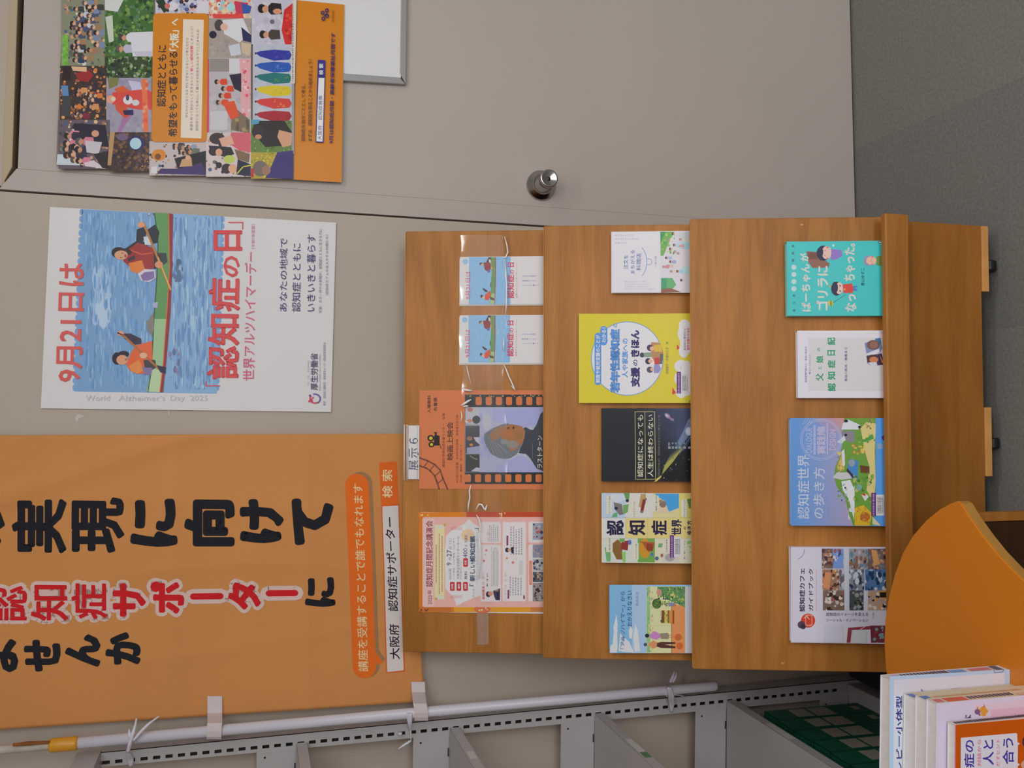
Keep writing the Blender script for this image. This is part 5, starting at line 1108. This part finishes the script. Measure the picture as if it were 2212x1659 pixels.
def spine_art(t, o, wd, hgt, th, bands, textc=None):
    """colour on the right-hand spine face; bands = (from, to, colour) down the book"""
    a = o + SE * (wd + .0001); vs, fs, cs = [], [], []
    for u0, u1, v0, v1, c in bands:
        q = [a - SM * th * v0 - SU * hgt * u1, a - SM * th * v1 - SU * hgt * u1, a - SM * th * v1 - SU * hgt * u0, a - SM * th * v0 - SU * hgt * u0]
        a2 = len(vs); vs += [p + SE * (.00003 * len(fs)) for p in q]; fs.append((a2, a2 + 1, a2 + 2, a2 + 3)); cs.append(alb(c))
    mesh_obj('spine_print', vs, fs, M['prt'], t, colors=cs)
spine_art(t, o, wd, .188, .022, [(0, 1, 0, 1, (110, 166, 210))] + [(.08 + i * .032, .105 + i * .032, .3, .75, (60, 70, 110)) for i in range(11)] + [(.72, .9, .0, 1, (120, 150, 110)), (.9, 1, 0, 1, (60, 130, 150))])

# ======================= books on the lowest tier =======================
LZ = lz2_ + .036
def h3(off_th, xt, y): return (hit(xt, y, TOPS[2] + SM * off_th, SM)[2] - LZ) / math.cos(PHI)
TE = (62, 186, 186)
t, s, o, wd = book('turquoise comic-style book with white brushed title and a boy in red', 2, .001, 1701, 522, 682.5, h3(.019, 1701, 600), .018, TE, (1680, 500, 1 / 4.364))
s.R(90, 1060, 95, 795, TE); WT = (206, 206, 200)
for y, tx in ((745, '祖'), (672, '父'), (605, '母')): s.T(tx, 142, 166, y + 12, y - 12, (40, 60, 84), .02)
for y in (540, 472, 405, 338): s.E(152, y, 24, 24, (180, 204, 210), 16)
for y, tx in ((272, '認'), (205, '知'), (138, '症')): s.T(tx, 132, 156, y + 13, y - 13, (40, 60, 84), .02)
s.P([(270, 185), (380, 195), (400, 250), (490, 300), (480, 340), (330, 345), (280, 280)], (136, 92, 76)); s.R(285, 375, 200, 262, (110, 70, 56)); s.P([(500, 165), (600, 175), (610, 230), (560, 262), (500, 270)], (140, 110, 190)); s.E(430, 205, 64, 72, (36, 38, 66), 20); s.E(460, 200, 46, 62, (214, 180, 170), 18); s.E(405, 195, 24, 50, (36, 38, 66)); s.E(470, 150, 12, 10, (210, 110, 110)); s.E(470, 255, 12, 10, (210, 110, 110)); s.S([(440, 185), (450, 178)], 4, (60, 50, 60)); s.S([(440, 225), (450, 232)], 4, (60, 50, 60)); s.E(524, 132, 10, 12, WT)
s.T('ばーちゃん', 226, 316, 755, 305, WT, .035, dx=-12); s.T('が', 210, 290, 285, 205, WT, .035); s.T('ゴリラに', 362, 476, 745, 325, WT, .035); s.T('なっ', 634, 742, 755, 590, WT, .035); s.T('ちゃった。', 624, 732, 470, 112, WT, .035)
s.E(555, 540, 52, 66, (42, 38, 70), 20); s.E(580, 535, 36, 56, (214, 184, 176), 16); s.E(538, 530, 30, 56, (42, 38, 70), 14); s.P([(610, 500), (700, 490), (716, 540), (706, 580), (620, 580)], (204, 66, 56)); s.E(630, 545, 8, 8, (206, 180, 60)); s.P([(712, 515), (750, 510), (750, 525), (720, 530), (750, 548), (748, 560), (712, 560)], (70, 120, 190)); s.S([(525, 670), (640, 595)], 4, (60, 76, 90)); s.RR(480, 520, 652, 702, 10, (206, 190, 50)); s.S([(495, 655), (495, 700)], 5, (60, 60, 50)); s.S([(508, 655), (508, 700)], 5, (60, 60, 50)); s.E(490, 517, 10, 12, (206, 150, 70)); s.E(588, 512, 6, 8, (60, 50, 70)); s.E(588, 562, 6, 8, (60, 50, 70))
s.T('青山ゆずこ', 785, 818, 512, 345, (40, 60, 84), .015); s.E(850, 275, 42, 50, (140, 140, 176), 18); s.E(882, 275, 48, 40, (216, 176, 150), 18); s.RR(930, 1060, 230, 322, 14, (110, 136, 66)); s.E(890, 240, 10, 10, (214, 120, 120)); s.E(890, 310, 10, 10, (214, 120, 120)); s.S([(880, 262), (884, 270)], 3, (70, 60, 60)); s.S([(880, 288), (884, 280)], 3, (70, 60, 60))
s.RR(945, 985, 92, 112, 6, (60, 60, 110)); s.RR(952, 985, 96, 108, 4, (196, 206, 214)); s.done(M['prtg'])

WB = (212, 208, 220)
t, s, o, wd = book('white book with a green title and two overlapping portrait snapshots', 2, .001, 1723.5, 714.5, 859.5, h3(.016, 1723, 790), .015, WB, (1680, 500, 1 / 4.364))
s.R(190, 1060, 935, 1570, WB); s.P([(290, 1003), (1060, 1003), (1060, 1508), (292, 1500)], (202, 200, 204)); GR = (48, 150, 110)
s.T('認知症専門医の父・長谷川和夫が', 255, 276, 1422, 1082, (84, 70, 150), .015); s.T('教えてくれたこと', 294, 312, 1345, 1160, (84, 70, 150), .01)
s.T('父', 358, 432, 1408, 1338, GR, .03); s.T('と', 380, 414, 1298, 1270, GR, .02); s.T('娘', 362, 430, 1240, 1172, GR, .03); s.T('の', 372, 404, 1132, 1096, GR, .02)
for i, ch in enumerate('認知症日記'): s.T(ch, 470 - i * 1, 546 - i, (1508, 1398, 1288, 1170, 1070)[i], (1430, 1322, 1214, 1118, 998)[i], GR, .035)
s.T('長谷川和夫・南高まり', 630, 656, 1415, 1092, (70, 56, 130), .02); s.TV('と', 592, 606, 1256, 10, (70, 140, 180))
s.P([(818, 1052), (965, 1006), (988, 1100), (960, 1150), (835, 1148)], (120, 136, 176)); s.P([(918, 1010), (968, 1003), (978, 1060), (930, 1070)], (66, 110, 160)); s.E(900, 1070, 62, 46, (110, 80, 76), 16); s.E(905, 1068, 40, 36, (140, 96, 84), 14); s.P([(840, 1150), (955, 1105), (960, 1140), (860, 1175)], (206, 206, 214))
s.P([(835, 1172), (980, 1150), (1004, 1255), (880, 1270), (845, 1240)], (64, 50, 76)); s.E(895, 1205, 56, 44, (80, 44, 50), 16); s.E(905, 1210, 42, 30, (190, 120, 84), 14); s.P([(960, 1160), (1002, 1240), (980, 1240)], (196, 130, 90)); s.P([(850, 1235), (930, 1230), (940, 1262), (880, 1270)], (196, 196, 206))
s.S([(968, 945), (985, 953), (1012, 950)], 4, (120, 110, 150)); s.done(M['prtg'])

t, s, o, wd = book('square blue book with a cartoon island and a round stamp', 2, .001, 1709.4, 903.2, 1135.3, h3(.019, 1709, 1020), .018, (104, 152, 210), (1680, 880, 1 / 3.1308))
for i in range(24):
    u = i / 24; s.R(90 + i * 19, 560, 72, 800, (int(92 + 86 * u), int(146 + 10 * u), int(212 - 26 * u)))
for i in range(16): s.P([(230 + 16 * i, 72), (520, 72), (520, 260 - 8 * i), (330 + 10 * i, 150 - 3 * i)], (int(146 + 4.6 * i), int(150 - .6 * i), int(196 - 4 * i)), 0 if False else None)
s.P([(450, 72), (660, 72), (665, 180), (660, 700), (640, 800), (510, 800), (475, 700), (460, 620), (400, 540), (380, 470), (390, 400), (420, 330), (440, 240), (440, 120)], (104, 150, 60)); s.P([(560, 140), (600, 100), (665, 110), (655, 300), (662, 500), (650, 640), (600, 560), (620, 400), (590, 300)], (206, 192, 130)); s.R(662, 780, 72, 800, (86, 150, 222))
s.P([(470, 80), (560, 120), (545, 150), (430, 150), (440, 110)], (206, 210, 220)); s.P([(430, 160), (520, 160), (520, 230), (490, 240), (440, 210)], (130, 130, 140)); s.P([(400, 235), (450, 190), (460, 220), (430, 245)], (196, 206, 216)); s.E(460, 187, 10, 9, (30, 30, 50)); s.E(553, 133, 10, 10, (30, 30, 50)); s.E(462, 92, 14, 10, (40, 40, 60))
s.N(500, 590, 250, 320, [(196, 160, 70), (214, 184, 90), (150, 120, 60)], 26, 10); s.N(590, 655, 80, 150, [(90, 76, 60), (160, 140, 90)], 16, 7); s.P([(400, 400), (440, 300), (455, 320), (450, 420), (410, 440)], (190, 170, 90)); s.N(395, 440, 300, 440, [(206, 186, 110), (150, 130, 70)], 18, 9); s.P([(430, 300), (450, 280), (455, 390), (440, 400)], (206, 206, 214))
s.P([(370, 475), (400, 440), (500, 440), (500, 480), (430, 490)], (190, 190, 196)); s.P([(480, 350), (545, 360), (540, 500), (500, 480), (470, 420)], (70, 130, 190)); s.E(500, 375, 22, 26, (140, 150, 170)); s.P([(470, 410), (520, 470), (510, 480), (465, 430)], (60, 40, 60)); s.P([(430, 500), (490, 490), (520, 560), (520, 640), (515, 760), (480, 620), (440, 560)], (212, 214, 222)); s.N(400, 470, 500, 640, [(70, 76, 100), (110, 150, 90), (150, 160, 170)], 30, 7); s.N(475, 520, 500, 760, [(196, 204, 220), (220, 222, 228)], 14, 14)
s.P([(520, 680), (580, 660), (640, 720), (620, 800), (520, 800)], (206, 170, 50)); s.E(590, 740, 34, 32, (176, 104, 50)); s.N(530, 630, 670, 790, [(190, 140, 50), (160, 100, 50)], 16, 10); s.P([(555, 390), (620, 400), (620, 450), (560, 440)], (96, 66, 40)); s.N(510, 650, 440, 640, [(90, 140, 56), (120, 164, 70), (70, 120, 50), (176, 176, 110)], 40, 14); s.E(550, 540, 20, 22, (120, 160, 150)); s.P([(565, 590), (590, 580), (615, 605), (590, 635)], (206, 206, 210)); s.P([(565, 590), (590, 580), (595, 600)], (200, 50, 50)); s.N(530, 660, 180, 240, [(90, 140, 56), (150, 170, 90)], 12, 12); s.P([(570, 230), (640, 180), (650, 210), (590, 235)], (80, 150, 70)); s.P([(640, 740), (690, 790), (690, 800), (640, 790)], (206, 200, 160)); s.E(692, 262, 24, 20, (130, 160, 190)); s.E(718, 208, 14, 20, (76, 60, 130), rot=-.5)
for r in (138, 128): s.arc(292, 218, r, r, 3.5, (176, 186, 220), n=40)
s.R(240, 256, 120, 320, (160, 172, 216)); s.R(330, 340, 110, 320, (186, 170, 206)); s.T('実践編', 262, 326, 318, 130, (184, 182, 216), .04); s.T('DIALOGUE', 190, 232, 306, 138, (170, 182, 222), .01); s.T('DESIGN', 350, 392, 290, 150, (196, 176, 204), .01)
for k in range(4): s.arc(150 + k * 16, 60, 40, 60, 3, (160, 180, 222), 10, 60, 8)
s.T('認知症世界', 132, 214, 755, 318, (190, 200, 226), .008); s.T('の歩き方', 236, 312, 752, 405, (190, 200, 226), .008, dx=6); s.T('対話とデザインが', 345, 360, 755, 600, (170, 176, 210)); s.T('あなたの生活を変える', 370, 385, 755, 572, (170, 176, 210))
barcode(s, 632, 720, 578, 735); s.done(M['prtg'])

t, s, o, wd = book('white guide book with a grid of room photographs and a red round badge', 2, .001, 1710, 1182, 1388, h3(.019, 1710, 1290), .018, (206, 204, 220), (1680, 880, 1 / 3.1308))
s.R(88, 780, 945, 1590, (204, 202, 218)); s.arc(100, 965, 80, 70, 3, (90, 80, 150), -5, 62)
DI = (44, 34, 66)
s.T('認知症カフェ', 146, 184, 1382, 1090, DI, .03); s.T('ガイドブック', 208, 240, 1376, 1092, DI, .03); s.T('DEMENTIA CAFE GUIDE BOOK', 258, 266, 1376, 1100, (200, 130, 150))
s.E(205, 1442, 48, 48, (204, 66, 52), 24); s.RR(185, 235, 1400, 1480, 14, (214, 140, 110)); s.RR(192, 228, 1408, 1470, 10, (204, 66, 52)); s.E(160, 1470, 26, 26, (90, 66, 90)); s.E(172, 1482, 18, 18, (60, 50, 70)); s.S([(180, 1425), (196, 1410), (212, 1432)], 5, (214, 206, 206))
for (x0, x1, y0, y1, bg, pal) in ((298, 372, 955, 1090, (120, 96, 90), [(90, 60, 70), (190, 170, 160), (60, 50, 70), (170, 120, 90)]), (372, 445, 955, 1090, (130, 150, 200), [(110, 150, 220), (160, 90, 90), (70, 80, 130), (200, 200, 210)]), (445, 480, 955, 1370, (186, 190, 206), [(200, 204, 214), (170, 180, 200)]), (480, 620, 955, 1095, (150, 150, 160), [(100, 130, 150), (60, 60, 80), (190, 180, 180), (140, 100, 80)]), (610, 740, 955, 1095, (110, 96, 96), [(200, 140, 96), (80, 40, 40), (120, 120, 130), (170, 130, 110)]),
        (302, 415, 1095, 1238, (160, 120, 96), [(196, 130, 84), (60, 40, 50), (200, 190, 180), (90, 60, 50)]), (415, 470, 1095, 1238, (150, 150, 170), [(190, 190, 200), (110, 100, 110)]), (470, 585, 1095, 1238, (130, 136, 150), [(50, 56, 84), (190, 200, 210), (90, 100, 110)]), (590, 740, 1095, 1238, (80, 116, 160), [(60, 90, 140), (160, 180, 200), (40, 60, 90), (206, 200, 200)]),
        (305, 450, 1238, 1372, (120, 100, 90), [(60, 44, 44), (190, 180, 170), (160, 90, 90), (210, 206, 200)]), (485, 580, 1238, 1372, (70, 76, 84), [(40, 46, 50), (140, 150, 150), (90, 90, 80)]), (610, 740, 1240, 1370, (170, 150, 140), [(40, 36, 50), (200, 150, 90), (210, 200, 190)])):
    s.R(x0, x1, y0, y1, bg); s.N(x0, x1, y0, y1, pal, 34, 13, random.choice((1, 1.6)))
s.P([(630, 960), (670, 970), (690, 1060), (650, 1070)], (206, 150, 100)); s.P([(320, 1110), (360, 1120), (350, 1230), (305, 1220)], (206, 140, 100)); s.P([(680, 1240), (735, 1240), (735, 1290), (690, 1290)], (196, 140, 50)); s.R(690, 735, 1250, 1285, (40, 36, 40)); s.R(450, 482, 960, 1370, (196, 200, 214))
s.T('認知症のイメージを変える', 326, 346, 1418, 0 + 1418 - 1, DI) if False else None
x = 328
for ch in '認知症のイメージを変える': s.TV(ch, x, x + 20, 1410, 22, DI, .02); x += 24
x = 328
for ch in 'ソーシャル・イノベーション': s.TV(ch, x, x + 18, 1448, 20, DI, .02); x += 22
s.T('コスガ聡一', 640, 652, 1430, 1380, (120, 110, 140)); s.P([(475, 1490), (625, 1478), (630, 1500), (500, 1505), (490, 1590), (465, 1590)], (140, 60, 70)); s.R(500, 600, 1505, 1590, (196, 200, 206)); s.P([(625, 1475), (740, 1475), (740, 1590), (630, 1590)], (110, 50, 60)); s.N(630, 740, 1480, 1590, [(60, 80, 90), (140, 50, 60), (120, 150, 150), (80, 30, 40)], 30, 10); s.S([(600, 1475), (560, 1500), (500, 1560)], 4, (206, 206, 210)); s.R(310, 440, 1470, 1590, (198, 198, 214))
s.done(M['prtg'])

# ======================= low table with books in front =======================
ZTB = .45
outl = [(2068, 1082), (2052, 1088), (2030, 1100), (2000, 1125), (1972, 1157), (1950, 1195), (1933, 1240), (1920, 1290), (1912, 1340), (1910, 1390), (1913, 1440), (1921, 1500), (1940, 1590), (1985, 1720), (2100, 1860), (2300, 1960), (2600, 1980), (2900, 1800), (2900, 1640), (2700, 1520), (2500, 1432), (2350, 1352), (2260, 1292), (2212, 1255), (2180, 1224), (2150, 1192), (2120, 1154), (2092, 1114), (2076, 1087)]
tp3 = [floorpt(x, y, ZTB) for x, y in outl]; tp3 = [V(max(p[0], -.672), p[1], p[2]) for p in tp3]
tb = thing('low_table', 'orange wave-edged low table with brown plywood base, before the rack', 'table', V(*(np.mean(tp3, axis=0)[:2]), 0))
MB().prism(tp3, V(0, 0, -.004)).build('table_top', M['orange'], tb, bevel=.0012)
c_ = np.mean(tp3, axis=0)
MB().prism([p + (c_ - p) * .001 - Z * .0041 for p in tp3], V(0, 0, -.017)).build('top_core', M['orange_edge'], tb, bevel=.001)
py = 1.215
pl = lambda x, y, yy=py: hit(x, y, V(0, yy, 0), V(0, 1, 0))
a = pl(2140, 1107); b = pl(2140, 1120.5)
zt3 = ZTB - .022
MB().box(V(a[0] - .014, py, 0), V(.014, 0, 0), V(0, .012, 0), V(0, 0, zt3)).build('panel_edge', M['woodbase'], tb, bevel=.0008)
MB().box(V(a[0] - .46, py + .001, .0), V(.445, 0, 0), V(0, .012, 0), V(0, 0, zt3)).build('back_panel', M['shadewood'], tb)
MB().box(V(a[0] - .46, py - .40, .0), V(.014, 0, 0), V(0, .4, 0), V(0, 0, zt3)).build('side_panel', M['woodbase'], tb)

ZTB += .0006; c1 = floorpt(2181, 1447, ZTB); Y1 = c1[1]
yz = lambda x, y, Y: hit(x, y, V(0, Y, 0), V(0, 1, 0))
XR = V(1, 0, 0)
def tbook(label, xr, yf, ztp, th, wdt, ccol, ang=0.):
    """book standing on the table, cover towards the camera, spine to the right"""
    e = V(math.cos(ang), math.sin(ang), 0); n = V(e[1], -e[0], 0)
    br = V(xr, yf, ZTB); t = thing('book', label, 'book', br - n * th); h = ztp - ZTB; c = .0006; bl = br - e * wdt
    mb = MB(); mb.box(bl, e * wdt, Z * h, -n * c); mb.box(bl - n * (th - c), e * wdt, Z * h, -n * c); mb.box(br - e * c - n * c, e * c, Z * h, -n * (th - 2 * c)); mb.build('cover', cover_mat(ccol), t, bevel=.0004)
    mb = MB(); mb.box(bl + e * .001 - n * c + Z * .002, e * (wdt - c - .001), Z * (h - .0035), -n * (th - 2 * c)); mb.build('page_block', M['pages'], t)
    s = Sheet(t, V(xr, yf, ztp) - e * wdt, e, Z, (1870, 1360, 1 / 5.55))
    def side(bands):
        vs, fs, cs = [], [], []
        for u0, u1, v0, v1, c2 in bands:
            q = [V(xr, yf, ztp) - n * th * v0 - Z * h * u1, V(xr, yf, ztp) - n * th * v1 - Z * h * u1, V(xr, yf, ztp) - n * th * v1 - Z * h * u0, V(xr, yf, ztp) - n * th * v0 - Z * h * u0]
            k0 = len(vs); vs += [p + e * (.0001 + .00003 * len(fs)) for p in q]; fs.append((k0, k0 + 1, k0 + 2, k0 + 3)); cs.append(alb(c2))
        mesh_obj('spine_print', vs, fs, M['prt'], t, colors=cs)
    return t, s, side
LBW = (204, 204, 214)
z1 = yz(1924, 1462, Y1)[2]; GAPB = .0015
t, s, side = tbook('white pale-blue-bordered book, rearmost of those on the orange table', c1[0], Y1, z1, .022, .148, LBW)
s.P([(290, 560), (1728, 478), (1722, 1950), (280, 1950)], (170, 190, 216)); s.P([(338, 605), (1665, 520), (1662, 1950), (325, 1950)], (200, 198, 210)); s.P([(335, 790), (455, 785), (450, 1950), (330, 1950)], (196, 204, 218)); s.P([(296, 563), (340, 560), (330, 1950), (286, 1950)], (166, 190, 218))
s.T('レビー小体型', 362, 440, 1700, 795, (60, 44, 120), .03); s.P([(990, 750), (1020, 712), (1150, 700), (1200, 735), (1190, 750)], (140, 160, 150)); s.S([(995, 750), (1025, 712), (1150, 702)], 7, (96, 110, 104)); s.S([(668, 780), (668, 716), (720, 772)], 9, (80, 110, 180)); s.S([(1535, 480), (1545, 518), (1640, 508), (1655, 480)], 7, (90, 90, 120)); s.done(M['prtg'])
side([(0, 1, 0, 1, (204, 200, 206)), (.05, .12, .3, .8, (196, 160, 196))] + [(.13 + i * .028, .15 + i * .028, .25, .8, (60, 56, 76)) for i in range(14)] + [(.53, .66, .3, .75, (110, 150, 200)), (.7, .88, .3, .75, (196, 120, 130)), (.9, .96, .1, .9, (90, 90, 120))])
Yb = Y1 - .0235 * 0 - GAPB
zc = yz(1952, 1520, Yb)[2]
def yfor(x, z):       # distance at which a point of height z shows at photo column x
    d = ray(x, 1540); return (H - z) * d[1] / -d[2]
Y2 = yfor(1976, zc); Y3 = yfor(2000, zc); Y4 = yfor(2023, zc)
th2 = Yb - Y2; th3 = Y2 - Y3 - .0008; th4 = Y3 - Y4 - .0008
x2 = yz(1976, 1509, Y2)[0]; x3 = yz(2000, 1512, Y3)[0]; x4 = yz(2023, 1519.5, Y4)[0]
t, s, side = tbook('cream book pressed second from the rear on the orange table', x2, Y2, zc, th2, .128, (206, 202, 200)); side([(0, 1, 0, 1, (190, 176, 150)), (.0, .06, .2, .8, (90, 120, 176)), (.1, .8, .3, .6, (206, 180, 130))])
t, s, side = tbook('cream book with a blue spine corner, pressed third from the rear on the table', x3, Y3, zc, th3, .128, (206, 196, 200)); side([(0, 1, 0, 1, (200, 186, 160)), (.0, .07, .1, .7, (84, 120, 180)), (.1, .9, .25, .5, (190, 150, 110))])
t, s, side = tbook('lavender-white book with a small flower picture, just behind the orange-fronted one', x4, Y4, zc, th4, .128, (204, 198, 216))
s.P([(850, 885), (2100, 784), (2100, 1950), (850, 1950)], (198, 190, 214)); s.P([(1300, 900), (2100, 826), (2100, 1024), (1400, 1060)], (206, 186, 204)); s.P([(1500, 960), (2100, 910), (2100, 1020), (1500, 1050)], (208, 170, 190))
s.E(1340, 985, 36, 34, (120, 84, 130)); s.P([(1370, 940), (1420, 910), (1470, 975), (1430, 1040), (1390, 1030)], (206, 144, 60)); s.N(1320, 1450, 920, 1040, [(196, 110, 60), (206, 160, 80), (130, 80, 120)], 12, 12); s.S([(1415, 900), (1430, 925)], 6, (130, 90, 150)); s.T('に', 1188, 1265, 1062, 1022, (70, 40, 70), .03); s.done(M['prtg'])
side([(0, 1, 0, 1, (206, 190, 170)), (.02, .09, .15, .75, (196, 110, 120)), (.11, .30, .1, .8, (204, 96, 76))] + [(.32 + i * .034, .345 + i * .034, .25, .75, (90, 70, 84)) for i in range(12)] + [(.75, 1, .1, .5, (206, 170, 140))])
Yc = Y4 - .003; z5 = yz(2047, 1560, Yc)[2]; Y5 = yfor(2062, z5); x5 = yz(2062, 1566, Y5)[0]
t, s, side = tbook('orange-fronted book with blue title on a white panel, nearest the camera', x5, Y5, z5, Yc - Y5, .128, (206, 200, 200))
s.P([(1066, 1142), (2080, 1052), (2080, 2100), (1060, 2100)], (176, 80, 16)); s.P([(1066, 1142), (1080, 1141), (1074, 2100), (1060, 2100)], (200, 120, 140)); s.P([(1140, 1302), (1150, 1296), (1800, 1240), (1815, 1250), (1820, 1350), (1850, 1368), (1824, 1384), (1822, 1600), (1850, 1618), (1824, 1634), (1820, 2050), (1135, 2050)], (196, 200, 216)); s.E(1906, 1345, 30, 60, (70, 40, 60)); s.E(1930, 1620, 70, 60, (190, 150, 140))
BLU2 = (60, 50, 150)
s.T('症の', 1178, 1302, 1655, 1322, BLU2, .02, dx=2); s.T('人と', 1404, 1536, 1622, 1320, BLU2, .02, dx=-2); s.T('合う', 1640, 1776, 1612, 1300, BLU2, .02, dx=-2); s.T('対話から', 1338, 1384, 1640, 1320, (196, 70, 110), .01); s.T('だすヒント', 1566, 1606, 1640, 1312, (196, 70, 110), .01); s.done(M['prtg'])
side([(0, 1, 0, 1, (198, 184, 178))] + [(.03 + i * .03, .055 + i * .03, .25, .8, (60, 40, 60)) for i in range(30)])

# ---- tidy the bookkeeping properties ----
for o in bpy.data.objects:
    for k_ in ('_o', '_w'):
        if k_ in o: del o[k_]
